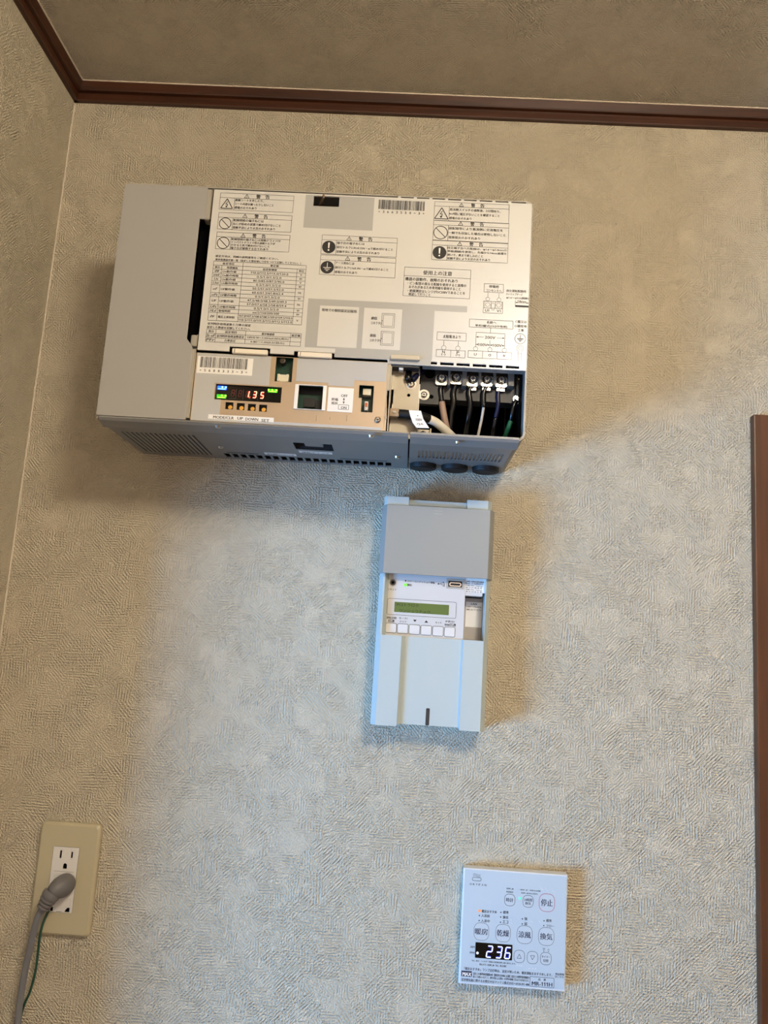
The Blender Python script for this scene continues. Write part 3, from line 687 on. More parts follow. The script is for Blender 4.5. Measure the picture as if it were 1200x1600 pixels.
x0, x1, z0, z1 = ob(k4, (618, 443), (956, 522)); pr.text('系統へ', k4, 752, 478, 826, 21); pr.text('単相3線式(Oは中性相)', k4, 662, 504, 912, 22)
mx = pxs(k4, 782, 520)[0]; zt = pxs(k4, 672, 547)[1]; xa, xb = pxs(k4, 668, 600)[0], pxs(k4, 893, 610)[0]
pr.line(mx, z0, mx, zt); pr.line(xa, zt, xb, zt)
zc_ = pxs(k4, 665, 662)[1]
for x_ in (xa, xb): pr.line(x_, zt, x_, zc_)
zm = pxs(k4, 668, 582)[1]; pr.line(xa, zm, mx - 7, zm, 0.3); pr.line(mx + 7, zm, xb, zm, 0.3); putc('200V', mx, zm, 11, 3.2)
zn = pxs(k4, 668, 641)[1]
for q0_, q1_ in ((xa, mx), (mx, xb)):
    m_ = (q0_ + q1_) / 2; putc('100V', m_, zn, 10, 3.0)
    pr.line(q0_, zn, m_ - 6, zn, 0.3); pr.line(m_ + 6, zn, q1_, zn, 0.3)
for x_, sgn, z_ in ((xa, 1, zm), (xb, -1, zm), (xa, 1, zn), (xb, -1, zn), (mx, -1, zn), (mx, 1, zn)): pr.poly([(x_, z_), (x_ + sgn * 2.4, z_ + 0.8), (x_ + sgn * 2.4, z_ - 0.8)])
pr.line(mx, zm - 3, mx, zc_)
for a in ((665, 675), (777, 682), (890, 688)): pr.loopline(circ(*pxs(k4, *a), 2.3, 18), 0.3)
x0, x1, z0, z1 = ob(k4, (608, 689), (944, 761))
for f in (1 / 3, 2 / 3): pr.line(x0 + (x1 - x0) * f, z0, x0 + (x1 - x0) * f, z1)
for f, st in ((1 / 6, 'U'), (0.5, 'O'), (5 / 6, 'W')): putc(st, x0 + (x1 - x0) * f, (z0 + z1) / 2, 2.6, 2.8)
x0, x1, z0, z1 = ob(k4, (366, 543), (590, 617)); pr.text('太陽電池より', k4, 410, 590, 548, 25)
for a in ((418, 612, 652), (531, 616, 657)):
    p, q = pxs(k4, a[0], a[1]), pxs(k4, a[0], a[2]); pr.line(p[0], p[1], p[0], q[1])
for a in ((417, 667), (527, 672)): pr.loopline(circ(*pxs(k4, *a), 2.4, 18), 0.3)
x0, x1, z0, z1 = ob(k4, (359, 681), (582, 747)); pr.line((x0 + x1) / 2, z0, (x0 + x1) / 2, z1)
for f, st, s2 in ((0.25, 'N', '(-)'), (0.75, 'P', '(+)')): putc(st, x0 + (x1 - x0) * f, z1 - 2.2, 2.6, 2.8); putc(s2, x0 + (x1 - x0) * f, z0 + 2.6, 4.2, 3)
pr.text('C種又は', k4, 976, 473, 1064, 22); pr.text('D種接地', k4, 972, 507, 1064, 22); pr.text('工事', k4, 994, 540, 1042, 22)
cx, cz = pxs(k4, 1014, 597); r = 5.6; pr.loopline(circ(cx, cz, r, 28), 0.5); pr.line(cx, cz + 0.75 * r, cx, cz, 0.6)
for i, q in enumerate((0.62, 0.4, 0.2)): pr.line(cx - q * r, cz - 0.24 * i * r, cx + q * r, cz - 0.24 * i * r, 0.8)
cx, cz = pxs(k4, 1012, 672); pr.loopline(circ(cx, cz, 1.9, 18), 0.35); pr.loopline([(cx + 3.7 * math.sin(t), cz + 3.7 * math.cos(t)) for t in [-2.6 + 5.2 * i / 20 for i in range(21)]] + [(cx + 1.6, cz - 6), (cx - 1.6, cz - 6)], 0.35)
pr.outline(cx - 1.7, cx + 1.7, cz - 14, cz - 6, 0.35)
flush('wiring_diagram')
# comms window
pr.text('現地での個別設定記録用', k7, 214, 232, 484, 24, bold=0.008)
for nm, y, a, b in (('コネクタ2', 297, (686, 248), (778, 362)), ('コネクタ1', 432, (679, 387), (771, 501))):
    pr.text('通信', k7, 598 if y < 400 else 588, y, 646 if y < 400 else 636, 24, bold=0.008); pr.text(nm, k7, 596 if y < 400 else 586, y + 36, 680 if y < 400 else 670, 22, bold=0.008)
    x0, x1, z0, z1 = ob(k7, a, b); i_ = 1.6
    pr.loopline([(x0 + i_, z1 - i_), (x1 - i_, z1 - i_), (x1 - i_, z0 + i_), (x0 + i_, z0 + i_), (x0 + i_, z0 + 7), (x0, z0 + 7), (x0, z1 - 8), (x0 + i_, z1 - 8)], 0.3)
flush('connector_diagram')
def barcode(P_, x0, x1, z0, z1, digits, zt, ht):
    rnd = random.Random(int(''.join(c for c in digits if c.isdigit()))); x = x0
    while x < x1 - 0.5:
        wd = rnd.choice((0.35, 0.35, 0.8)); P_.poly(rect(x, min(x + wd, x1), z0, z1)); x += wd + rnd.choice((0.3, 0.3, 0.7))
    n = len(digits); 
    for i, ch in enumerate(digits): putc(ch, x0 + 1 + (x1 - x0 - 2) * i / (n - 1), zt, ht * 0.62, ht * (0.2 if ch == '-' else 0.55 if ch == '*' else 1), 0.01, P_)
p, q = pxs(k1, 1089, 108), pxs(k2, 317, 200)
barcode(pr, p[0], q[0], q[1], p[1], '*3663550-3*', q[1] - 3.0, 2.8)
pr.build('barcode', 'ink', sheet)

# pull tab hooded over the cable opening
p, q = pxs(K(590, 540, 9.23), 185, 148, D), pxs(K(590, 540, 9.23), 605, 232, D)
MB().box(p[0], q[0], D - 2, D + 4.5, q[1], p[1], bev=1.4, seg=3).build('hooded_tab', 'tabbeige', pc)
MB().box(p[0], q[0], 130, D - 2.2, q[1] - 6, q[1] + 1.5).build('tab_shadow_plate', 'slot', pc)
pa = at(627, 571, D - 4); MB().box(pa[0] - 2.4, pa[0] + 2.4, D - 14, D - 4, pa[1] - 5, pa[1] + 6, bev=1).build('white_peg', 'peg', pc)

# ---- lower control plate
DP = 157.0
kq = K(325, 590, 9.6)
px0, px1 = at(303, 600, DP)[0], at(606, 620, DP)[0]
pz0, pz1 = Z0 + 1.2, SZ0 - 2.6
hl = []
d0 = at(*k5(300, 440), DP); d1 = at(*k5(938, 630), DP); dl = rect(d0[0], d1[0], d1[1], d0[1]); hl.append(dl)
btn = []
for cx_, cy_ in ((320, 422), (489, 434), (656, 446), (824, 458)):
    c = at(*kq(cx_, cy_), DP); btn.append(c); hl.append(rect(c[0] - 4.2, c[0] + 4.2, c[1] - 3.8, c[1] + 3.8))
u0, u1 = at(*k5(897, 175), DP), at(*k5(1045, 424), DP); hl.append(rect(u0[0], u1[0], u1[1], u0[1]))
v0, v1 = at(*k6(110, 455), DP), at(*k6(333, 700), DP); hl.append(rect(v0[0], v1[0], v1[1], v0[1]))
l0, l1, l2 = at(*k6(705, 452), DP), at(*k6(832, 724), DP), at(*k6(728, 580), DP)
hl.append([(l0[0], l2[1]), (l2[0], l2[1]), (l2[0], l1[1]), (l1[0], l1[1]), (l1[0], l0[1]), (l0[0], l0[1])])
plate = MB().prism([rect(px0, px1, pz0, pz1)] + hl, DP - 1.2, DP).build('control_plate', 'tan', pc, label='champagne metal plate holding the settings display')
MB().box(px0 + 3, px1 - 3, DP - 16, DP - 14.5, pz0 + 3, pz1 + 6).build('circuit_board', 'pcb', pc)
fm = MB()
fx = at(*k5(835, 300), DP)[0]; fz = at(*k5(420, 600), DP)[1]; fx2 = at(*k5(342, 650), DP)[0]; fzb = at(*k5(600, 795), DP)[1] + 0.5
def film(loops, nm): return MB().prism(loops, DP, DP + 0.25).build(nm, 'film', plate, label='pale translucent film on the champagne plate')
film([[(px0 + 0.8, pz1 - 0.3), (px0 + 0.8, pz0 + 0.3), (px1 - 5, pz0 + 0.3), (px1 - 5, fzb - 1), (fx2, fzb - 1), (fx2, fz), (d0[0] - 1, fz), (d0[0] - 1, d0[1] + 1), (fx, d0[1] + 1), (fx, pz1 - 0.3)]], 'film')
f0 = at(*k6(95, 205), DP); f1 = at(*k6(655, 470), DP); f2 = at(*k6(655, 405), DP)
film([[(f0[0], pz1 - 0.4), (f0[0], at(*k6(100, 415), DP)[1]), (at(*k6(400, 430), DP)[0], at(*k6(100, 415), DP)[1]), (at(*k6(400, 430), DP)[0], f1[1]), (f2[0], f1[1]), (f2[0], f2[1]), (px1 - 3, f2[1]), (px1 - 3, pz1 - 0.4)]], 'film')
# barcode label
b0, b1 = at(*k5(125, 165), DP), at(*k5(655, 362), DP)
bcl = MB().box(b0[0], b1[0], DP + 0.25, DP + 0.45, b1[1], b0[1]).build('barcode_label', 'white_label', plate)
pp = Print(DP + 0.45, 0.12)
c0, c1 = at(*k5(152, 172), DP), at(*k5(612, 302), DP)
barcode(pp, c0[0], c1[0], c1[1], c0[1], '*5688333-3*', c1[1] - 3.2, 2.8)
pp.build('barcode', 'ink', plate); pp = Print(DP + 0.42, 0.12)
# strip label
s0, s1 = at(*kq(8, 550), DP), at(*kq(985, 672), DP)
MB().box(s0[0], s1[0], DP + 0.25, DP + 0.42, s1[1], s0[1]).build('button_label', 'white_label', plate)
for st, a, y, b in (('MODE/CLR', 76, 612, 384), ('UP', 440, 632, 522), ('DOWN', 562, 642, 750), ('SET', 800, 662, 916)):
    pp.text(st, kq, a, y, b, 42, bold=0.012)
pp.build('button_lettering', 'ink', plate); pp = Print(DP + 0.6, 0.12)
# OFF / ON label
o0, o1 = at(*k6(402, 475), DP), at(*k6(634, 726), DP)
MB().box(o0[0], o1[0], DP + 0.1, DP + 0.6, o1[1], o0[1]).build('termination_label', 'white_label', plate)
pp.text('OFF', k6, 524, 570, 586, 26, bold=0.012); pp.text('ON', k6, 522, 688, 576, 26, bold=0.012); pp.text('終端', k6, 430, 606, 492, 28, bold=0.02); pp.text('抵抗', k6, 428, 643, 490, 28, bold=0.02)
r0, r1 = at(*k6(500, 648), DP), at(*k6(597, 698), DP); pp.outline(r0[0], r1[0], r1[1], r0[1], 0.4)
a0_, a1_ = at(*k6(553, 580), DP), at(*k6(550, 640), DP); pp.line(a0_[0], a0_[1], a0_[0], a1_[1], 0.5)
for z_, s_ in ((a0_[1], -1), (a1_[1], 1)): pp.poly([(a0_[0], z_), (a0_[0] - 1, z_ + 2.2 * s_), (a0_[0] + 1, z_ + 2.2 * s_)])
pp.build('switch_lettering', 'ink', plate)
# white-framed window onto the board
e0, e1 = at(*k6(75, 447), DP), at(*k6(365, 706), DP)
MB().prism([rect(e0[0], e1[0], e1[1], e0[1]), rect(v0[0], v1[0], v1[1], v0[1])], DP, DP + 1.6).build('window_frame', 'white_label', plate)
MB().box(v0[0] + 5, v0[0] + 17, DP - 14.5, DP - 11, v1[1] + 6, v1[1] + 16).box(v1[0] - 8, v1[0] - 3, DP - 14.5, DP - 12, v1[1] + 2, v1[1] + 14).box(v0[0] - 2, v1[0] + 2, DP - 14.5, DP - 13.8, v0[1] - 5, v0[1] + 3).build('board_chips', 'black', pc)
mc = at(*k6(790, 525), DP - 8); MB().box(mc[0] - 5.5, mc[0] + 3.5, DP - 14.5, DP - 6, mc[1] - 3.6, mc[1] + 3.6, bev=0.6).build('socket', 'ivory', plate)
mc = at(*k6(772, 660), DP - 8); MB().box(mc[0] - 2, mc[0] + 2, DP - 14.5, DP - 7, mc[1] - 5, mc[1] + 5, bev=0.6).build('slide_switch', 'peg', plate); MB().box(mc[0] - 1.2, mc[0] + 1.2, DP - 7, DP - 6, mc[1] - 1, mc[1] + 3).build('switch_knob', 'copper', plate)
mc = at(*k5(965, 390), DP - 8); MB().box(mc[0] - 6, mc[0] + 6, DP - 14.5, DP - 6, mc[1] - 4, mc[1] + 4, bev=0.5).box(mc[0] - 6, mc[0] - 3.6, DP - 6, DP - 4.5, mc[1] - 4, mc[1] + 4).box(mc[0] + 3.6, mc[0] + 6, DP - 6, DP - 4.5, mc[1] - 4, mc[1] + 4).build('socket', 'ivory', plate)
mc = at(*k5(962, 225), DP - 10); MB().cyl((mc[0], DP - 14.5, mc[1]), 3.2, 9, 'd', 16, bev=0.5).build('capacitor', 'dark_metal', plate)
for xx in (280, 415, 580):
    mc = at(*k6(xx, 780), DP); MB().box(mc[0] - 0.35, mc[0] + 0.35, DP, DP + 0.25, mc[1] - 3.2 * (1 if xx != 415 else 0.5), mc[1] + 3.2 * (1 if xx != 415 else 0.5)).build('pressed_rib', 'silver', plate)
def screw_front(x, d, z, r, parent, m='silver', washer=0.0):
    mb = MB().cyl((x, d, z), r, 1.0, 'd', 20).cyl((x, d + 1.0, z), r, 1.3, 'd', 20, r2=r * 0.6)
    if washer: mb.cyl((x, d, z), washer, 0.5, 'd', 24)
    s = mb.build('screw', m, parent)
    c = MB(); q = r * 0.42
    c.box(x - q, x + q, d + 2.25, d + 2.36, z - r * 0.1, z + r * 0.1).box(x - r * 0.1, x + r * 0.1, d + 2.25, d + 2.36, z - q, z + q)
    return s, c
mc = at(*k6(885, 798), DP); s_, c_ = screw_front(mc[0], DP, mc[1], 3.4, pc); c_.build('cross_slot', 'slot', s_)
# display: black window, digits, indicator lamps
disp = MB().box(d0[0] + 0.2, d1[0] - 0.2, DP - 4.5, DP - 2.5, d1[1] + 0.2, d0[1] - 0.2).build('display', 'blackgloss', plate)
DD = DP - 2.5
def dpt(x, y): return at(*kq(x, y), DD)
off = Print(DD, 0.15); on = Print(DD, 0.3); core = Print(DD, 0.45)
for i, cx_ in enumerate((338, 446, 555, 665, 776)):
    x, z = dpt(cx_, 282 + (cx_ - 338) * 0.078); h_ = dpt(cx_, 180)[1] - dpt(cx_, 282)[1]; wd = dpt(cx_ + 70, 282)[0] - dpt(cx_, 282)[0] - 1.2
    seg7(off, '8', x, z, wd, h_, 0.75)
    if i >= 2:
        seg7(on, '135'[i - 2], x, z, wd, h_, 1.35); seg7(core, '135'[i - 2], x, z, wd, h_, 0.5)
    if i == 2: on.poly(circ(x + wd + 0.9, z + 0.4, 0.8, 10))
off.build('digit_unlit', 'led_off', plate, label='unlit dark red digit segments'); on.build('digit_lit', 'led_red', plate, label='glowing red digits reading 1.35'); core.build('digit_core', 'led_redcore', plate)
sep = Print(DD, 0.12)
for cx_ in (427, 536, 645, 755):
    p, q = dpt(cx_, 170 + (cx_ - 427) * 0.07), dpt(cx_, 318 + (cx_ - 427) * 0.07); sep.line(p[0], p[1], p[0], q[1], 0.3)
p, q = dpt(322, 312), dpt(415, 320); sep.line(p[0], p[1], q[0], p[1] , 0.35)
sep.build('digit_borders', 'ink_soft', plate)
def ledbar(a, b, m1, m2, dots):
    p, q = dpt(*a), dpt(*b); o = MB().box(p[0], q[0], DD - 1, DD + 0.8, q[1], p[1], bev=0.4).build('indicator_lamp', m1, plate)
    g = Print(DD + 0.8, 0.15)
    for f in dots: g.poly(circ(p[0] + (q[0] - p[0]) * f, q[1] + (p[1] - q[1]) * 0.66, 0.95, 12))
    g.poly(rect(p[0] + 1.2, q[0] - 1.0, q[1] + 0.3, q[1] + 1.0)); g.build('lamp_glow', m2, plate)
ledbar((145, 124), (278, 186), 'led_blue', 'led_blueglow', (0.55, 0.92))
ledbar((135, 250), (270, 314), 'led_green', 'led_greenglow', (0.55, 0.95))
ledbar((902, 170), (1040, 228), 'led_green', 'led_greenglow', (0.08, 0.45, 0.88))
for c in btn:
    b = MB().box(c[0] - 5.4, c[0] + 5.4, DP - 9, DP - 7.5, c[1] - 5, c[1] + 5).build('push_button', 'black', plate)
    cc = (c[0] + 0.5, c[1] - 1.0)
    MB().cyl((cc[0], DP - 7.5, cc[1]), 2.3, 5.5, 'd', 18, bev=0.5).build('yellow_plunger', 'yellow', plate)
# silver edge strip with cut-outs on the right of the plate
kx9 = K(590, 540, 9.23)
e0x, e1x = at(*kx9(125, 600), DP)[0], at(*kx9(190, 600), DP)[0]
sc_ = []
for (ya, yb) in ((650, 720), (770, 810), (900, 960), (1010, 1060)):
    za, zb = at(*kx9(150, ya), DP)[1], at(*kx9(150, yb), DP)[1]; sc_.append(rect(e0x + 1.2, e0x + 3.6, zb, za))
edge = MB().prism([rect(e0x, e1x - 1.2, pz0, pz1)] + sc_, DP - 3, DP + 0.6).build('edge_strip', 'silver', pc)
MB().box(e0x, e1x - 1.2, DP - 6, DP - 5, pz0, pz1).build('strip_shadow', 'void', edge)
MB().box(e1x - 1.0, e1x, DP - 14, DP + 1.0, pz0, pz1 - 4).build('bright_fold', 'silver', edge)

# ---- terminal compartment
DC = 143.0
h0 = at(*kx9(195, 340), DC); h1 = at(*kx9(560, 1270), DC)
chz1, chz0 = h0[1] + 10, h1[1] - 6
hh_ = at(*kx9(449, 715), DC); hs = at(*kx9(205, 735), DC)
ch = MB().prism([rect(e1x + 0.2, h1[0], chz0, chz1), circ(*hh_, 1.8, 12), rect(hs[0] - 1.6, hs[0] + 1.6, hs[1] - 8, hs[1] + 8)], DC - 1.2, DC).build('chassis_plate', 'beige', pc)
MB().box(h1[0] - 0.2, h1[0] + 1.0, DC - 25, DC + 0.8, chz0, at(*kx9(570, 560), DC)[1]).build('bright_fold', 'silver', ch)
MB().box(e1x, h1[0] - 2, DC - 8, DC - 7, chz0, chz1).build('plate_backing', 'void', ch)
mc = at(*kx9(480, 560), DC); s_, c_ = screw_front(mc[0], DC, mc[1], 4.0, ch, washer=6.0)
sub = c_; sub.build('cross_slot', 'slot', ch)
b0 = at(*kx9(565, 1195), DC); b1 = at(*kx9(770, 1285), DC)
bk = MB().box(b0[0], b1[0], DC - 4, DC - 2, b1[1] - 5, b0[1], bev=0.6).box(b1[0] - 1.2, b1[0], DC - 4, DC + 3, b1[1] - 5, b0[1]).build('small_bracket', 'beige', pc)
mc = at(*kx9(655, 1285), DC); s_, c_ = screw_front(mc[0], DC - 2, mc[1], 4.4, pc); c_.build('cross_slot', 'slot', s_)
DT = 128.0
ky = K(590, 540, 4.615)
t0, t1_ = at(*ky(335, 130), DT), at(*ky(1035, 418), DT)
base_ = MB().box(t0[0], t1_[0], DT - 20, DT, t1_[1], t0[1] + 12).build('terminal_block', 'dkgrey', pc)
MB().box(h1[0] + 1.2, t0[0] + 18, DT - 4, DT + 4, at(*kx9(700, 840), DT + 4)[1], t0[1] + 12).build('mounting_wall', 'dkgrey', base_)
mc = at(*kx9(755, 400), DT + 4); MB().cyl((mc[0], DT + 4, mc[1]), 6.0, 0.3, 'd', 20).build('round_hole', 'void', base_)
mc = at(*kx9(668, 712), DT + 4); s_, c_ = screw_front(mc[0], DT + 4, mc[1], 3.6, base_, washer=6); c_.build('cross_slot', 'slot', base_)
mc = at(*kx9(775, 738), DT + 4); MB().cyl((mc[0], DT + 4, mc[1]), 2.4, 0.2, 'd', 14).build('round_hole', 'void', base_)
TS = ((462, 232), (568, 226), (688, 240), (790, 241), (893, 246))
DS = DT + 9
kz = K(700, 530, 7.5)
for bx, wdt in ((518, 10), (628, 26), (740, 12), (846, 12), (965, 38)):
    p, q = at(*ky(bx - wdt / 2, 165), DS + 4), at(*ky(bx + wdt / 2, 290), DS + 4)
    MB().box(p[0], q[0], DT, DS + 4, at(*ky(bx, 292 if wdt > 20 else 285), DS + 4)[1], p[1] + 14, bev=0.4).build('barrier', 'barrier', base_)
pts_w = []
for i, (sx_, sy_) in enumerate(TS):
    c = at(*ky(sx_, sy_), DS)
    s = MB().cyl((c[0], DS - 2, c[1]), 4.6, 1.6, 'd', 22).cyl((c[0], DS - 0.4, c[1]), 4.6, 2.4, 'd', 22, r2=3.0).build('terminal_screw', 'silver', pc)
    q = 2.4
    MB().box(c[0] - q, c[0] + q, DS + 2.02, DS + 2.12, c[1] - 0.5, c[1] + 0.5).box(c[0] - 0.5, c[0] + 0.5, DS + 2.02, DS + 2.12, c[1] - q, c[1] + q).build('cross_slot', 'slot', s)
    MB().prism([rrect(c[0] - 6.6, c[0] + 6.6, c[1] - 7.6, c[1] + 4, 2.6, 4), circ(c[0], c[1], 5.2, 20)], DS - 3.6, DS - 2).build('square_washer', 'silver', s)
    MB().cyl((c[0], DT, c[1]), 5.4, DS - 3.6 - DT, 'd', 16).build('contact_post', 'black', s)
    if i >= 2:
        MB().box(c[0] - 4.6, c[0] + 4.6, DS - 6, DS - 4.6, c[1] - 11.5, c[1] - 7, bev=0.4).build('contact_blade', 'silver', s)
    pts_w.append(c)
# earth bar on the right of the compartment
p, q = at(*kz(800, 490), DT + 6), at(*kz(865, 660), DT + 6)
eb = MB().box(p[0], q[0], DT - 12, DT + 6, q[1], p[1] + 2, bev=0.8).build('earth_bar', 'dkgrey', pc)
for yy in (440, 700):
    c = at(*kz(855 if yy < 500 else 815, yy), DT + 6); s_, c_ = screw_front(c[0], DT + 4, c[1], 3.2, eb, washer=4.6); c_.build('cross_slot', 'slot', eb)

# ------------------------------------------------------------------ cables in the compartment
def cable_path(k, pts, ds): return [(at(*k(x, y), d)[0], d, at(*k(x, y), d)[1]) for (x, y), d in zip(pts, ds)]
def wire(name, label, mats, group=None):
    """mats: list of (part name, points, radius, material)"""
    x, d, z = mats[0][1][0]
    t = thing(name, x, d, z, label, 'wire', group)
    for nm, pts, r, m in mats: MB().tube(pts, r, 10).build(nm, m, t, smooth=True)
    return t
def starts(i, dx=0): c = pts_w[i]; return (c[0] + dx, DS - 7, c[1] - 7)
w0 = [starts(0)] + cable_path(ky, [(452, 330), (462, 408)], (DS - 6, DS - 7))
wire('terminal_wire', 'brown-sleeved wire under the first terminal screw, counted from the round hole', [('black_end', w0, 3.0, 'wire_black'), ('brown_sleeve', [w0[-1]] + cable_path(ky, [(472, 470), (485, 540), (505, 620), (520, 690)], (DS - 7, DS - 8, DS - 14, DS - 30)), 3.6, 'wire_brown')])
w1_ = [starts(1)] + cable_path(ky, [(545, 340), (548, 420), (530, 500), (520, 640), (515, 720)], (DS - 8, DS - 9, DS - 12, DS - 20, DS - 40))
wire('terminal_wire', 'plain black wire under the second terminal screw, just before the wide barrier', [('insulation', w1_, 3.4, 'wire_black')])
w2_ = [starts(2)] + cable_path(ky, [(658, 330), (668, 425), (655, 520), (640, 600), (630, 720)], (DS - 7, DS - 8, DS - 12, DS - 20, DS - 40))
wire('terminal_wire', 'black wire with a thin grey sheen under the third terminal screw, past the wide barrier', [('insulation', w2_, 3.2, 'wire_black')])
w3_ = [starts(3)] + cable_path(ky, [(762, 350), (764, 445)], (DS - 7, DS - 8))
wire('terminal_wire', 'wire turning from black to white under the fourth terminal screw', [('black_end', w3_, 3.2, 'wire_black'), ('white_run', [w3_[-1]] + cable_path(ky, [(752, 520), (735, 600), (718, 680), (712, 730)], (DS - 8, DS - 10, DS - 16, DS - 30)), 1.5, 'wire_white')])
w4_ = [starts(4)] + cable_path(ky, [(868, 355), (870, 430), (850, 520), (830, 640), (820, 720)], (DS - 7, DS - 8, DS - 12, DS - 20, DS - 40))
wire('terminal_wire', 'dark blue wire under the fifth terminal screw, beside the earth bar', [('insulation', w4_[:4], 2.4, 'wire_blue'), ('black_run', w4_[3:], 2.8, 'wire_black')])
g_ = cable_path(kz, [(800, 720), (765, 790), (750, 880), (735, 960)], (DT + 7, DT + 8, DT + 6, DT + 2))
wire('earth_wire', 'green wire dropping from the earth bar at the inner side wall of the grey box', [('crimped_end', g_, 2.4, 'wire_black'), ('green_run', [g_[-1]] + cable_path(kz, [(700, 1050), (670, 1130), (655, 1200)], (DT, DT - 8, DT - 22)), 2.6, 'wire_earth')])
bw = cable_path(kx9, [(470, 505), (440, 470), (450, 400), (455, 320)], (DC + 1, DC + 4, DC + 1, DC - 8))
bw2 = cable_path(kx9, [(500, 500), (560, 440), (640, 370), (690, 340)], (DC + 1, DC - 2, DC - 8, DC - 16))
wire('bonding_wire', 'short black wire screwed to the beige chassis plate', [('insulation', bw, 3.6, 'wire_black')])
wire('bonding_wire', 'short blue wire leaving the beige chassis plate screw at a slant', [('insulation', bw2, 3.6, 'wire_blue')])
# data cable
pD = cable_path(kx9, [(315, 985), (400, 985)], (DC + 7, DC + 7))
dc = thing('data_cable', pD[0][0], DC + 7, pD[0][2], 'cream data cable with a clear plug and white tag on beige chassis plate', 'cable')
a, b = at(*kx9(150, 905), DC + 10), at(*kx9(305, 1030), DC + 10)
plugm = MB().box(max(a[0], e1x + 0.3), b[0], DC + 2, DC + 12, b[1], a[1], bev=0.8)
plugm.build('clear_plug', 'amber', dc, label='amber-looking clear plug')
MB().box(a[0] + 5, b[0] - 3, DC + 12, DC + 12.8, b[1] + 3.5, a[1] - 3, bev=0.3).build('plug_latch', 'beige', dc)
pts = cable_path(kx9, [(300, 985), (380, 990), (470, 1000), (580, 1010), (660, 1030), (730, 1055)], (DC + 7, DC + 8, DC + 9, DC + 9, DC + 6, DC + 2))
MB().tube(pts, 5.0, 14).build('black_sleeve', 'black', dc, smooth=True)
pts2 = [pts[-1]] + cable_path(kx9, [(830, 1100), (920, 1170), (1010, 1250), (1090, 1330), (1150, 1420)], (DC - 2, DC - 8, DC - 16, DC - 28, DC - 45))
MB().tube(pts2, 4.7, 14).build('cream_jacket', 'wire_cream', dc, smooth=True)
# printed marks along the jacket
mk = MB()
for i, (x, y) in enumerate(((765, 1078), (805, 1096), (845, 1125), (880, 1150), (915, 1180), (950, 1200), (985, 1228))):
    c = at(*kx9(x, y), DC + 3 - i * 2); mk.box(c[0] - 0.5, c[0] + 0.6, DC + 2.2 - i * 2.3, DC + 2.9 - i * 2.3, c[1] - 0.4, c[1] + 0.4)
mk.build('jacket_marks', 'ink', dc)
# paper tag folded round the sleeve
tg = MB(); tp = [(450, 930), (625, 940), (660, 1060), (745, 1190), (560, 1185), (505, 1110), (470, 1010)]
tg.prism([[at(*kx9(x, y), DC + 15) for x, y in tp][::-1]], DC + 14.6, DC + 15)
tago = tg.build('paper_tag', 'white_label', dc)
tpn = Print(DC + 15, 0.15)
tpn.text('100V', kx9, 545, 1085, 640, 36); tpn.text('7JA', kx9, 560, 1150, 660, 34); tpn.text('+', kx9, 565, 1020, 590, 20)
tpn.build('tag_lettering', 'ink_navy', dc)

# ------------------------------------------------------------------ monitor unit (under the power conditioner)
GF, GS = 42.0, 34.0
gz0 = -86.5; gzt = at(607, 786, GF)[1]
kg = K(580, 880, 6); kh = K(590, 895, 8.571); kj = K(560, 980, 5); km = K(690, 880, 10.909); kn = K(570, 760, 5.217)
gxl, gxr = at(578.5, 1130, GS)[0], at(756.5, 1142, GS)[0]
gw = thing('monitor_unit', (gxl + gxr) / 2, 0, gz0, 'white wall-mounted monitor unit with green display and raised grey cover', 'monitor')
ax = [at(586.3, 1131, GF)[0], at(619.5, 1132, GF)[0], at(626, 1130, GF - 5)[0], at(714.5, 1135, GF - 5)[0], at(717.5, 1139, GF)[0], at(749.8, 1142, GF)[0]]
gzm = at(602, 992, GF)[1]                       # top of the lower body
lower = MB()
lower.prism([[(gxl + 0.8, 1), (gxl, GS), (ax[0], GF), (ax[1], GF), (ax[1] + 0.1, 6), (ax[1], 1)]], gz0, gzm, axis='z')
lower.prism([[(ax[4], 1), (ax[4] - 0.1, 6), (ax[4], GF), (ax[5], GF), (gxr, GS), (gxr - 0.8, 1)]], gz0, gzm, axis='z')
lower.prism([[(ax[1], 1), (ax[1], GF), (ax[2], GF - 5), (ax[3], GF - 5), (ax[4], GF), (ax[4], 1)]], gz0 + 2.6, gzm, axis='z')
# upper shell: side rims, back, top
lower.prism([[(gxl + 0.8, 1), (gxl, GS), (ax[0] - 1.2, GF), (ax[0] + 0.8, GF), (ax[0] + 5.2, GF - 8), (ax[0] + 5.2, 1)]], gzm, gzt - 2, axis='z')
rimx = at(757.5, 960, GF)[0]
lower.prism([[(rimx - 0.2, 1), (rimx, GF), (ax[5] + 0.4, GF), (gxr, GS), (gxr - 0.8, 1)]], gzm, gzt - 2, axis='z')
lower.box(ax[0] + 5.2, rimx - 0.2, 1, 6, gzm, gzt - 2)
lower.box(gxl + 1, gxr - 1, 0.3, 1, gz0 + 3, gzt - 2)
gb = lower.build('housing', 'gw_white', gw)
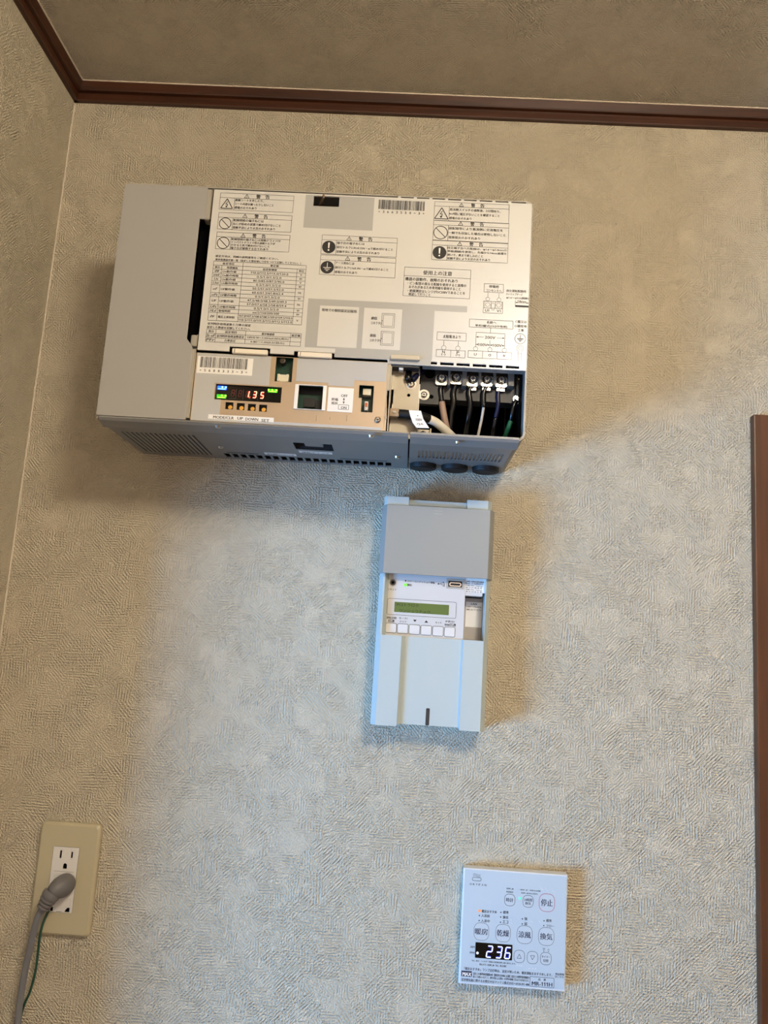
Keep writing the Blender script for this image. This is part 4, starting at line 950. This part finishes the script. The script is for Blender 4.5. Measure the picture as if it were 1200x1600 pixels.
# front panel with display and buttons
PD = GF - 7.5
p0, p1 = at(608, 893, PD), at(726.2, 1000, PD)
pxl = ax[0] + 5.0; pxr = at(725.5, 950, PD)[0]
pn = MB().box(pxl, pxr, 6, PD, gzm, 100).build('front_panel', 'gw_panel', gw)
gpp = Print(PD, 0.15)
def gq(x, y): return at(*kh(x, y), PD)
rc, rz = gq(205, 130)
rj = MB().cyl((rc, PD, rz), 4.6, 0.4, 'd', 28).build('reset_jack', 'gw_recess', gw); MB().cyl((rc, PD + 0.4, rz), 3.4, 0.2, 'd', 20).build('socket_hole', 'slot', gw); MB().cyl((rc, PD + 0.6, rz), 1.7, 0.2, 'd', 16).build('socket_hole', 'void', gw)
gpp.text('リセット', kh, 138, 232, 252, 26, bold=0.01)
gpp.text('パワーコンディショナ運転', kh, 396, 126, 768, 28, bold=0.02); gpp.text('通信', kh, 396, 176, 456, 30, bold=0.02); gpp.poly(circ(*gq(375, 108), 0.9, 12))
MB().cyl((*[gq(373, 163)[0]], PD, gq(373, 163)[1]), 1.9, 0.7, 'd', 16, bev=0.2).build('status_lamp', 'led_lime', gw)
# usb trident mark
a, b = gq(815, 148), gq(898, 153); gpp.line(a[0], a[1], b[0], a[1] - 0.1, 0.4); gpp.poly(circ(a[0], a[1], 0.9, 10)); gpp.poly([(b[0] + 0.8, a[1]), (b[0] - 0.8, a[1] + 0.7), (b[0] - 0.8, a[1] - 0.7)])
m_ = (a[0] + b[0]) / 2; gpp.line(m_ - 1.6, a[1], m_ + 0.3, a[1] + 2, 0.4); gpp.line(m_ + 0.3, a[1] + 2, m_ + 2, a[1] + 2, 0.4); gpp.line(m_ - 0.4, a[1], m_ + 1.2, a[1] - 1.9, 0.4); gpp.line(m_ + 1.2, a[1] - 1.9, m_ + 2.8, a[1] - 1.9, 0.4)
gpp.poly(circ(m_ + 2.2, a[1] + 2, 0.7, 8)); gpp.poly(rect(m_ + 2.4, m_ + 3.7, a[1] - 2.5, a[1] - 1.3))
# usb port
a, b = gq(924, 78), gq(1152, 222); ua = MB().prism([rect(a[0], b[0], b[1], a[1]), rect(a[0] + 2.2, b[0] - 2.0, b[1] + 2.0, a[1] - 2.2)], PD, PD + 0.8).build('port_frame', 'gw_recess', gw, label='grey framed usb port')
MB().box(a[0] + 2.2, b[0] - 2.0, PD, PD + 0.25, b[1] + 2.0, a[1] - 2.2).build('port_void', 'black', ua)
MB().prism([rrect(a[0] + 3.4, b[0] - 3.0, b[1] + 2.8, a[1] - 4.0, 2.2, 4), rrect(a[0] + 4.3, b[0] - 3.9, b[1] + 3.7, a[1] - 4.9, 1.6, 4)], PD + 0.25, PD + 0.9).build('port_shell', 'silver', ua)
# display
a, b = gq(135, 340), gq(1048, 613); a = ((a[0] + gq(125, 560)[0]) / 2, a[1]); bx = (b[0] + gq(1052, 400)[0]) / 2
gpp.loopline(rrect(a[0], bx, b[1], a[1], 1.6, 4), 0.4)
a, b = gq(229, 387), gq(951, 568); lx0 = a[0]; lcd = MB().box(a[0], b[0], PD, PD + 0.35, b[1], a[1], bev=0.1).build('lcd_screen', 'lcd', gw, label='green two-line character display')
lt = Print(PD + 0.35, 0.1)
lt.text('PCSトクロク', kh, 258, 443, 545, 40); lt.text('ワンシュウチュウ...', kh, 290, 520, 740, 38)
a2, b2 = gq(238, 395), gq(238, 440); lt.line(lx0 + 1.0, a2[1], lx0 + 1.0, b2[1], 0.4)
lt.build('lcd_lettering', 'lcd_ink', lcd)
# buttons
for i in range(6):
    x_ = 110 + 157.3 * i; y_ = 668 + 11.0 * i
    a, b = gq(x_, y_), gq(x_ + 138, y_ + 140)
    bt = MB().prism([rrect(a[0] + 0.5, b[0] - 0.5, b[1] + 0.5, a[1] - 0.5, 1.3, 4)], PD, PD + 0.7, bev=0.25).build('key', 'gw_btn', gw)
    gpp.loopline(rrect(a[0], b[0], b[1], a[1], 1.6, 4), 0.42)
gpp.text('運転切替', kh, 120, 614, 252, 32, bold=0.02); gpp.text('モード/', kh, 287, 620, 402, 28, bold=0.012); gpp.text('クリア', kh, 293, 665, 386, 26, bold=0.012); gpp.text('セット', kh, 772, 678, 858, 26, bold=0.012); gpp.text('IP表示/', kh, 910, 664, 1032, 30, bold=0.012); gpp.text('登録', kh, 895, 708, 960, 28, bold=0.02)
a, b, c = gq(474, 627), gq(525, 631), gq(499, 658); gpp.poly([a, (b[0], a[1]), (c[0], c[1])][::-1])
a, b, c = gq(626, 666), gq(678, 668), gq(652, 636); gpp.poly([a, (b[0], a[1]), (c[0], c[1])])
inv = Print(PD + 0.15, 0.12)
for (a, b, st) in (((146, 626), (222, 662), '長押し'), ((966, 680), (1044, 718), '長押し')):
    p, q = gq(*a), gq(*b); gpp.poly(rect(p[0], q[0], q[1], p[1])); putc(st, (p[0] + q[0]) / 2, (p[1] + q[1]) / 2, (q[0] - p[0]) * 0.85, (p[1] - q[1]) * 0.7, 0.0, inv)
gpp.build('printing', 'ink', pn); inv.build('reversed_printing', 'white_label', pn)
# port bay on the right: address label, LAN sticker, dark slot
BD = 12.0
bxl, bxr = pxr + 0.3, rimx - 0.4
MB().box(bxl, bxr, 6, BD, gzm, 92).build('bay_floor', 'gw_recess', gw)
MB().box(bxl - 0.3, bxl, BD, PD - 0.05, gzm, 92).build('bay_side', 'gw_recess', gw)
lz1 = at(750, 905, PD)[1] + 3; a, b = at(*km(395, 285), PD), at(*km(745, 515), PD)
lb = MB().box(bxl, bxr - 2.5, BD, PD - 0.6, at(*km(400, 548), PD)[1], lz1).build('socket_block', 'gw_panel', gw)
MB().box(a[0], b[0], PD - 0.6, PD - 0.4, b[1], lz1).build('address_label', 'white_label', lb)
al = Print(PD - 0.4, 0.12)
for st, y, xr in (('UND APNU/ID0804', 322, 720), ('Rev. C1a0b011', 354, 700), ('有線 MAC Address', 390, 695), ('00 11 D1 08 60 47', 425, 690), ('無線 MAC Address', 458, 690), ('00 1D D4 60 D2 9D', 492, 690)):
    al.text(st, km, 414, y, xr, 26, bold=0.012)
al.build('label_lettering', 'ink', lb)
a, b = at(*km(395, 545), BD + 1), at(*km(675, 575), BD + 1); MB().box(bxl, b[0], BD, BD + 1, b[1] - 2, a[1] + 8).build('cable_slot', 'void', gw)
a, b = at(*km(418, 655), BD), at(*km(680, 1100), BD)
st_ = MB().box(a[0], b[0], BD, BD + 0.25, b[1], a[1]).build('lan_sticker', 'white_label', gw)
lnp = Print(BD + 0.25, 0.12)
lnp.text('LAN', km, 505, 708, 600, 30, bold=0.02); lnp.text('LANケーブル以外を', km, 424, 752, 676, 28, bold=0.012); lnp.text('接続しないでください', km, 422, 800, 674, 28, bold=0.012); lnp.build('sticker_lettering', 'ink', st_)
# slit on the lower body
a, b = at(*kj(529, 632), GF - 5), at(*kj(552, 760), GF - 5)
MB().prism([rrect(a[0], b[0], gz0 + 2.7, a[1], 1.2, 4)], GF - 5, GF - 4.8).build('release_slit', 'slot', gw)
# grey sliding cover raised over the top
CF = 48.0
cz0 = at(598.5, 895, CF)[1]; cz1 = at(606.5, 787.5, CF)[1]
c_in0, c_in1 = at(598.5, 895, CF)[0], at(762, 905, CF)[0]; c_o0, c_o1 = at(591.2, 896, GS + 3)[0], at(768.5, 906, GS + 3)[0]
cvr = MB()
cvr.prism([[(c_o0, 18), (c_o0, GS + 3), (c_in0, CF), (c_in1, CF), (c_o1, GS + 3), (c_o1, 18), (c_o1 - 1.6, 18), (c_o1 - 1.6, GS + 2), (c_in1 - 1, CF - 2), (c_in0 + 1, CF - 2), (c_o0 + 1.6, GS + 2), (c_o0 + 1.6, 18)]], cz0, cz1, axis='z', bev=0.7)
cover = cvr.build('sliding_cover', 'gw_grey', gw, label='grey front cover slid up')
gm = Print(CF, 0.1)
for y_ in (172, 198, 222):
    a, b = at(*kn(565, y_), CF), at(*kn(636, y_ + 4), CF); gm.line(a[0], a[1], b[0], a[1], 0.45)
gm.build('grip_lines', 'gw_recess', cover)
# white tabs and bar at the top
def tab(a, b, d0_, nm):
    p, q = at(*kn(*a), d0_), at(*kn(*b), d0_)
    MB().prism([[(p[0] - 0.0, 4), (p[0], d0_ - 5), (p[0] + (4 if a[0] < 300 else 0.3), d0_), (q[0] - (5 if a[0] > 500 else 0.3), d0_), (q[0], d0_ - 5), (q[0], 4)]], q[1] - 4, p[1], axis='z').build(nm, 'gw_white', gw)
tab((162, 76), (362, 136), CF - 3, 'top_tab'); tab((836, 110), (1040, 180), CF - 3, 'top_tab')
p, q = at(*kn(362, 108), CF - 8), at(*kn(836, 160), CF - 8)
MB().box(p[0], q[0], 4, CF - 8, q[1] - 3, p[1], bev=0.4).build('top_bar', 'gw_white', gw)

# ------------------------------------------------------------------ bath fan controller
RF = 15.0
rx0, rz1 = at(724.6, 1355.8, RF); rx1 = at(887.4, 1367, RF)[0]; rz0 = at(718, 1536.5, RF)[1]
rc_ = thing('fan_controller', (rx0 + rx1) / 2, 0, rz0, 'thin white bathroom fan controller with blue-white clock display low on the wall', 'controller')
rb = MB().prism([[(rx0 + 0.8, 1), (rx0 - 0.3, RF - 4), (rx0, RF - 0.8), (rx0 + 0.8, RF), (rx1 - 0.8, RF), (rx1, RF - 0.8), (rx1 + 0.3, RF - 4), (rx1 - 0.8, 1)]], rz0, rz1, axis='z', bev=0.35).box(rx0 + 4, rx1 - 4, 0.3, 1.2, rz0 + 4, rz1 - 4)
body = rb.build('housing', 'rc_body', rc_)
face = MB().prism([rrect(rx0 + 1.6, rx1 - 1.2, rz0 + 1.6, rz1 - 1.4, 1.0, 3)], RF, RF + 0.25).build('face_sheet', 'rc_face', rc_)
ka = K(710, 1335, 6); kbm = K(710, 1440, 6); kl = K(700, 1340, 12); kr = K(780, 1370, 10); kd2 = K(710, 1455, 9.231)
RD = RF + 0.25
rp = Print(RD, 0.12); rpn = Print(RD, 0.12); red = Print(RD, 0.13); gry = Print(RD, 0.13)
def rq(k, x, y): return at(*k(x, y), RD)
def key(k, cx, cy, w_, h_, P_, lw=0.42):
    x, z = rq(k, cx, cy); s = rq(k, cx + 100, cy)[0] - x; s /= 100
    pts = [(x + math.copysign(abs(math.cos(t)) ** 0.72, math.cos(t)) * w_ * s / 2, z + math.copysign(abs(math.sin(t)) ** 0.72, math.sin(t)) * h_ * s / 2) for t in [2 * math.pi * i / 40 for i in range(40)]]
    MB().prism([pts], RD, RD + 0.09).build('key', 'rc_btn', rc_)
    P_.loopline(pts, lw); return x, z, s
def legend(k, cx, cy, w_, h_, P_, lines, lw=0.42):
    x, z, s = key(k, cx, cy, w_, h_, P_, lw)
    for st, dy, tw_, th_ in lines: putc(st, x, z - dy * s, tw_ * s, th_ * s, 0.012, rp)
legend(ka, 519, 427, 98, 103, rpn, [('時計', 0, 68, 36)])
legend(ka, 691, 440, 98, 105, rpn, [('24時間', -13, 74, 28), ('換気', 18, 56, 26)])
legend(ka, 867, 453, 146, 158, red, [('停止', 0, 108, 62)], 0.5)
legend(kbm, 253, 93, 140, 154, gry, [('暖房', 0, 118, 56)], 0.35)
legend(kbm, 456, 108, 140, 154, gry, [('乾燥', 0, 116, 58)], 0.35)
legend(kbm, 658, 123, 144, 158, rpn, [('涼風', 0, 116, 58)], 0.35)
legend(kbm, 861, 140, 146, 158, rpn, [('換気', 0, 114, 58)], 0.35)
legend(kbm, 857, 347, 102, 108, rpn, [('タイマー', -16, 78, 22), ('切替', 18, 50, 26)])
for cx_, cy_, up_ in ((608, 326, 1), (732, 337, -1)):
    x, z, s = key(kbm, cx_, cy_, 100, 108, rpn); t_ = 20 * s
    rp.loopline([(x - t_, z - up_ * t_ * 0.85), (x + t_, z - up_ * t_ * 0.85), (x, z + up_ * t_)], 0.45)
# bath mark and word
for y_ in (312, 342):
    a = rq(kl, 470, y_); b = rq(kl, 610, y_ + 12); n_ = 10
    for o_ in (0,):
        rp.loopline([(a[0] + (b[0] - a[0]) * i / n_, a[1] - o_ * 0.7 - 0.45 * math.sin(i / n_ * 2 * math.pi) * -1) for i in range(n_ + 1)], 0.42, closed=False)
a, b = rq(kl, 458, 368), rq(kl, 620, 440)
rp.loopline(rrect(a[0], b[0], b[1], a[1], 1.3, 4), 0.5)
a = rq(kl, 412, 512)
for i, ch in enumerate('DRYFAN'): put(ch, a[0] + i * 3.25, a[1], 1.9, 2.0, 0.01, rp)
rp.text('長押し▶', kr, 112, 195, 228, 26, bold=0.01); rp.text('時刻設定', kr, 112, 246, 220, 26, bold=0.02)
rp.text('一度押し▶一時停止(点滅)', kr, 302, 212, 646, 24, bold=0.012); rp.text('長押し▶停止(消灯)', kr, 342, 264, 600, 24, bold=0.012)
for st, k_, x_, y_, xr in (('暖房おすすめ', ka, 258, 545, 396), ('入浴前', ka, 252, 586, 330), ('入浴中', ka, 250, 634, 330), ('標準', ka, 456, 556, 508), ('静音', ka, 454, 602, 504), ('エコ', ka, 452, 646, 503), ('強', ka, 656, 616, 682), ('弱', ka, 655, 664, 680), ('標準', ka, 860, 634, 912), ('フロー', ka, 860, 680, 934)):
    rp.text(st, k_, x_, y_, xr, 28 if st != 'フロー' else 22, bold=0.014)
for x_, y_ in ((234, 573), (232, 620), (436, 543), (434, 587), (432, 636), (637, 604), (636, 652), (840, 622), (838, 668)): rp.poly(circ(*rq(ka, x_, y_), 0.7, 10))
rp.text('切', kbm, 828, 264, 848, 18); rp.text('入', kbm, 872, 268, 892, 18); rp.poly(circ(*rq(kbm, 838, 276), 0.55, 8)); rp.poly(circ(*rq(kbm, 881, 279), 0.55, 8))
rp.text('AM', kbm, 148, 246, 188, 20, bold=0.01); rp.text('PM', kbm, 146, 300, 186, 20, bold=0.01)
rp.text('「FIL」表示：フィルター清掃(入/切3秒長押し後に表示します)', kbm, 162, 374, 570, 18); rp.text('停止ボタン長押し▶「FIL」表示消灯', kbm, 234, 410, 488, 20)
rp.text('「暖房おすすめ」ランプ点灯時は、浴室が寒いため、暖房運転をおすすめします。', kbm, 92, 452, 916, 28, bold=0.008)
rp.text('設計上の標準使用期間10年【製造年は本体に記載】設計上の標準使用期間を', kbm, 176, 498, 704, 24, bold=0.008); rp.text('超えてお使いいただくと、経年劣化による発火・けが等の事故に至るおそれがあります。', kbm, 174, 526, 700, 24, bold=0.008)
rp.text('浴室換気扇に関するお問合せはマックス株式会社へ0120-011-408', kbm, 64, 556, 700, 28, bold=0.01)
rp.text('品　番', kbm, 786, 552, 858, 22, bold=0.01); rp.text('MR-111H', kbm, 726, 596, 916, 36, bold=0.02); rp.text('製品情報', kbm, 946, 500, 1028, 20, bold=0.01); rp.text('はこちら：', kbm, 944, 524, 1030, 20, bold=0.01)
a, b = rq(kbm, 711, 514), rq(kbm, 932, 622); a = ((a[0] + rq(kbm, 706, 600)[0]) / 2, a[1]); rp.outline(a[0], b[0], b[1], a[1], 0.4)
rp.build('printing', 'ink_navy', face); rpn.build('key_outlines', 'ink_navy', face); red.build('stop_key_outline', 'ink_red', face); gry.build('warm_key_outlines', 'ink_soft', face)
a, b = rq(kbm, 66, 458), rq(kbm, 162, 518); mxl = MB().box(a[0], b[0], RD, RD + 0.14, b[1], a[1]).build('brand_plate', 'ink_navy', rc_)
mxp = Print(RD + 0.14, 0.1); mxp.text('MAX', kbm, 74, 506, 158, 34, bold=0.03, shear=0.1); mxp.build('brand_lettering', 'white_label', mxl)
# clock display
a, b = rq(kd2, 305, 157), rq(kd2, 826, 422); b = (rq(kd2, 834, 300)[0], b[1]); ds = MB().prism([rrect(a[0], b[0], b[1], a[1], 0.8, 3)], RD, RD + 0.2).build('clock_display', 'blackgloss', rc_, label='black clock window reading 2:36')
ck = Print(RD + 0.2, 0.3); halo = Print(RD + 0.2, 0.12)
for ch, x_, y_, w_, h_ in (('2', 446, 378, 88, 180), ('3', 584, 388, 88, 180), ('6', 710, 398, 88, 180)):
    x, z = rq(kd2, x_, y_); hh2 = rq(kd2, x_, y_ - h_)[1] - z; ww = rq(kd2, x_ + w_, y_)[0] - x
    seg7(ck, ch, x, z, ww, hh2, 1.25, 0.14, 0.3); seg7(halo, ch, x, z, ww, hh2, 2.1, 0.14, 0.1)
ck.poly(circ(*rq(kd2, 332, 312), 1.4, 14))
ck.build('clock_digits', 'led_white', ds); halo.build('clock_glow', 'led_halo', ds)
dm = Print(RD + 0.2, 0.2)
for x_, y_ in ((573, 255), (560, 318)): dm.poly(circ(*rq(kd2, x_, y_), 0.45, 8))
dm.build('clock_colon', 'led_off', ds)
a = rq(ka, 613, 411); MB().cyl((a[0], RD, a[1]), 1.5, 0.3, 'd', 14).build('status_lamp', 'led_mint', rc_)
a = rq(ka, 236, 529); MB().cyl((a[0], RD, a[1]), 1.5, 0.3, 'd', 14).build('status_lamp', 'led_orange', rc_)
# braille-like raised dots
bd = MB()
for x_, y_ in ((652, 182), (664, 196), (678, 190), (690, 208), (722, 186), (740, 210), (824, 195), (836, 228), (858, 238), (862, 270)):
    c = rq(kr, x_, y_); bd.cyl((c[0], RD, c[1]), 0.55, 0.35, 'd', 8, r2=0.3)
for k_, l_ in ((kbm, ((588, 408), (610, 412), (628, 414), (700, 440), (735, 440), (760, 442))), (ka, ((405, 606), (530, 616), (532, 640), (606, 602), (716, 630), (728, 632), (716, 656), (800, 630)))):
    for x_, y_ in l_:
        c = rq(k_, x_, y_); bd.cyl((c[0], RD, c[1]), 0.55, 0.35, 'd', 8, r2=0.3)
bd.build('raised_dots', 'rc_body', rc_)

# ------------------------------------------------------------------ wall outlet
ox0, ox1, oz0, oz1 = -403.6, -333.2, -343.3, -221.8
ol = thing('wall_outlet', (ox0 + ox1) / 2, 0, oz0, 'aged ivory outlet plate with white three-pin receptacles near the left corner', 'outlet')
ko = K(60, 1310, 12.31)
OD = 8.0
i0, i1 = at(*ko(308, 152), OD), at(*ko(632, 1446), OD); ixr = (at(*ko(785, 185), OD)[0] + i1[0]) / 2; ixl = (i0[0] + at(*ko(225, 1400), OD)[0]) / 2
ixl, ixr = i0[0] - 0.6, at(*ko(785, 185), OD)[0] + 0.2
iz0, iz1 = i1[1] + 0.5, i0[1]
def plate_ring():
    outer_, n = rrect(ox0, ox1, oz0, oz1, 6, 6), 6
    in1 = rrect(ox0 + 0.6, ox1 - 0.6, oz0 + 0.6, oz1 - 0.6, 5.4, 6)
    in2 = rrect(ox0 + 3.0, ox1 - 3.0, oz0 + 3.0, oz1 - 3.0, 4.5, 6)
    hole = rrect(ixl - 0.4, ixr + 0.4, iz0 - 0.4, iz1 + 0.4, 0.5, 6)
    v = [(p[0], 0.4, p[1]) for p in outer_] + [(p[0], 4.6, p[1]) for p in outer_] + [(p[0], 6.0, p[1]) for p in in1] + [(p[0], OD, p[1]) for p in in2] + [(p[0], OD, p[1]) for p in hole] + [(p[0], 3, p[1]) for p in hole]
    m = len(outer_); f = []
    for a in range(5):
        for i in range(m):
            j = (i + 1) % m; f.append((a * m + i, a * m + j, (a + 1) * m + j, (a + 1) * m + i))
    return MB()._add(v, f)
pl = plate_ring().build('cover_plate', 'plate', ol, smooth=False)
c = at(*K(20, 1270, 4.848)(435, 98), 6); MB().cyl((c[0], 5.5, c[1]), 0.7, 0.6, 'd', 8).build('release_notch', 'slot', pl)
# receptacle insert: each socket's openings are cut through
def op(x, y): return at(*ko(x, y), OD)
hl = []
for x_, y0_, y1_, wd in ((432, 228, 382, 2.2), (645, 258, 382, 2.0)):
    a, b = op(x_, y0_), op(x_, y1_); hl.append(rect((a[0] + b[0]) / 2 - wd / 2, (a[0] + b[0]) / 2 + wd / 2, b[1], a[1]))
ec = op(510, 540); hl.append([(ec[0] - 2.3, ec[1] - 2.6), (ec[0] + 2.3, ec[1] - 2.6)] + [(ec[0] + 2.3 * math.cos(t), ec[1] + 1.2 + 2.3 * math.sin(t)) for t in [math.pi * i / 8 for i in range(9)]])
a, b = op(505, 1330), op(590, 1435); hl.append([(a[0], b[1] + 0.6), (b[0], b[1] + 0.6), (b[0], a[1]), (b[0] - 2.6, a[1]), (a[0] + 1, a[1] - 2.5)])
a, b = op(232, 1310), op(272, 1412); hl.append(rect(a[0] - 0.2, b[0], b[1] + 0.6, a[1]))
a, b = op(330, 1408), op(440, 1430); hl.append(rect(a[0], b[0], b[1], b[1] + 1.2))
ins = MB().prism([rect(ixl, ixr, iz0, iz1)] + hl, 7.0, OD + 0.2).build('receptacle', 'insert', ol)
MB().box(ixl + 0.2, ixr - 0.2, 4.2, 6.9, iz0 + 0.4, iz1 - 0.4).build('socket_void', 'void', ins)
for x_, y_ in ((430, 305), (645, 320)):
    c = op(x_, y_); MB().prism([rrect(c[0] - 4.6, c[0] + 4.6, c[1] - 7.4, c[1] + 7.4, 3.2, 5), rect(c[0] - 1.35, c[0] + 1.35, c[1] - 6, c[1] + 6)], OD + 0.2, OD + 0.7).build('blade_boss', 'insert', ins)
a, b = op(300, 622), op(680, 640); MB().box(a[0], b[0], OD + 0.2, OD + 0.35, a[1] - 0.3, a[1] + 0.2).build('parting_line', 'gw_recess', ins)
a, b = op(300, 640), op(668, 735); MB().box(a[0], b[0], OD + 0.2, OD + 0.9, b[1], a[1] - 1, bev=0.3).build('socket_face', 'insert', ins)
a, b = op(360, 1130), op(615, 1260); MB().box(a[0] - 4, b[0], OD + 0.2, OD + 0.9, b[1] - 4, a[1] - 0.5, bev=0.3).build('earth_flap', 'insert', ins)
# plug with cord
kp = K(20, 1270, 4.848)
P3 = lambda k, x, y, d: (at(*k(x, y), d)[0], d, at(*k(x, y), d)[1])
body_pts = [P3(ko, 480, 900, OD + 1.2), P3(ko, 470, 915, 18), P3(ko, 420, 940, 26), P3(ko, 330, 1000, 32), P3(ko, 262, 1060, 34)]
pg = thing('power_cable', body_pts[0][0], OD, body_pts[0][2], 'grey plug and cord hanging from lower socket of ivory outlet', 'cable')
MB().tube(body_pts, [13.6, 13.9, 13.2, 11.2, 8.6], 24, 6, flat=0.86).build('plug', 'plug', pg, smooth=True)
sr = [P3(ko, 270, 1052, 34), P3(ko, 225, 1110, 35), P3(ko, 160, 1215, 35), P3(ko, 100, 1320, 34)]
MB().tube(sr, [9.6, 9.8, 7.2, 6.0], 20, 6).build('strain_relief', 'plug', pg, smooth=True)
for (x_, y_, r_) in ((185, 1172, 8.9), (140, 1248, 7.8), (98, 1316, 7.0)):
    q = [P3(ko, x_ + 12, y_ - 18, 35), P3(ko, x_ - 12, y_ + 20, 35)]; MB().tube(q, r_, 20, 3).build('relief_ring', 'plug', pg, smooth=True)
cp = [P3(ko, 105, 1310, 34), P3(kp, 190, 790, 32), P3(kp, 158, 900, 28), P3(kp, 128, 1040, 24), P3(kp, 95, 1180, 20), P3(kp, 70, 1330, 17), P3(kp, 48, 1480, 15), P3(kp, 30, 1620, 14)]
end = cp[-1]; cp += [(end[0] - 4, 14, end[2] - 32), (end[0] - 9, 14, end[2] - 75), (end[0] - 17, 14, end[2] - 170), (end[0] - 25, 14, end[2] - 400), (end[0] - 25, 14, end[2] - 800), (end[0] - 20, 20, FZ + 4)]
MB().tube(cp, 3.7, 14, 6).build('cord', 'cord', pg, smooth=True)
ew = [P3(kp, 272, 742, 6.5), P3(kp, 262, 760, 12), P3(kp, 225, 850, 16), P3(kp, 203, 950, 16), P3(kp, 192, 1050, 15), P3(kp, 172, 1200, 14), P3(kp, 132, 1350, 12), P3(kp, 88, 1450, 10), P3(kp, 62, 1540, 8), P3(kp, 50, 1640, 8)]
e_ = ew[-1]; ew += [(e_[0] - 2, 8, e_[2] - 25), (e_[0] - 5, 8, e_[2] - 70), (e_[0] - 10, 8, e_[2] - 200), (e_[0] - 10, 8, e_[2] - 700), (e_[0] - 4, 12, FZ + 3)]
MB().tube(ew, 1.35, 10, 6).build('earth_lead', 'wire_green', pg, smooth=True, label='thin dark green earth lead')
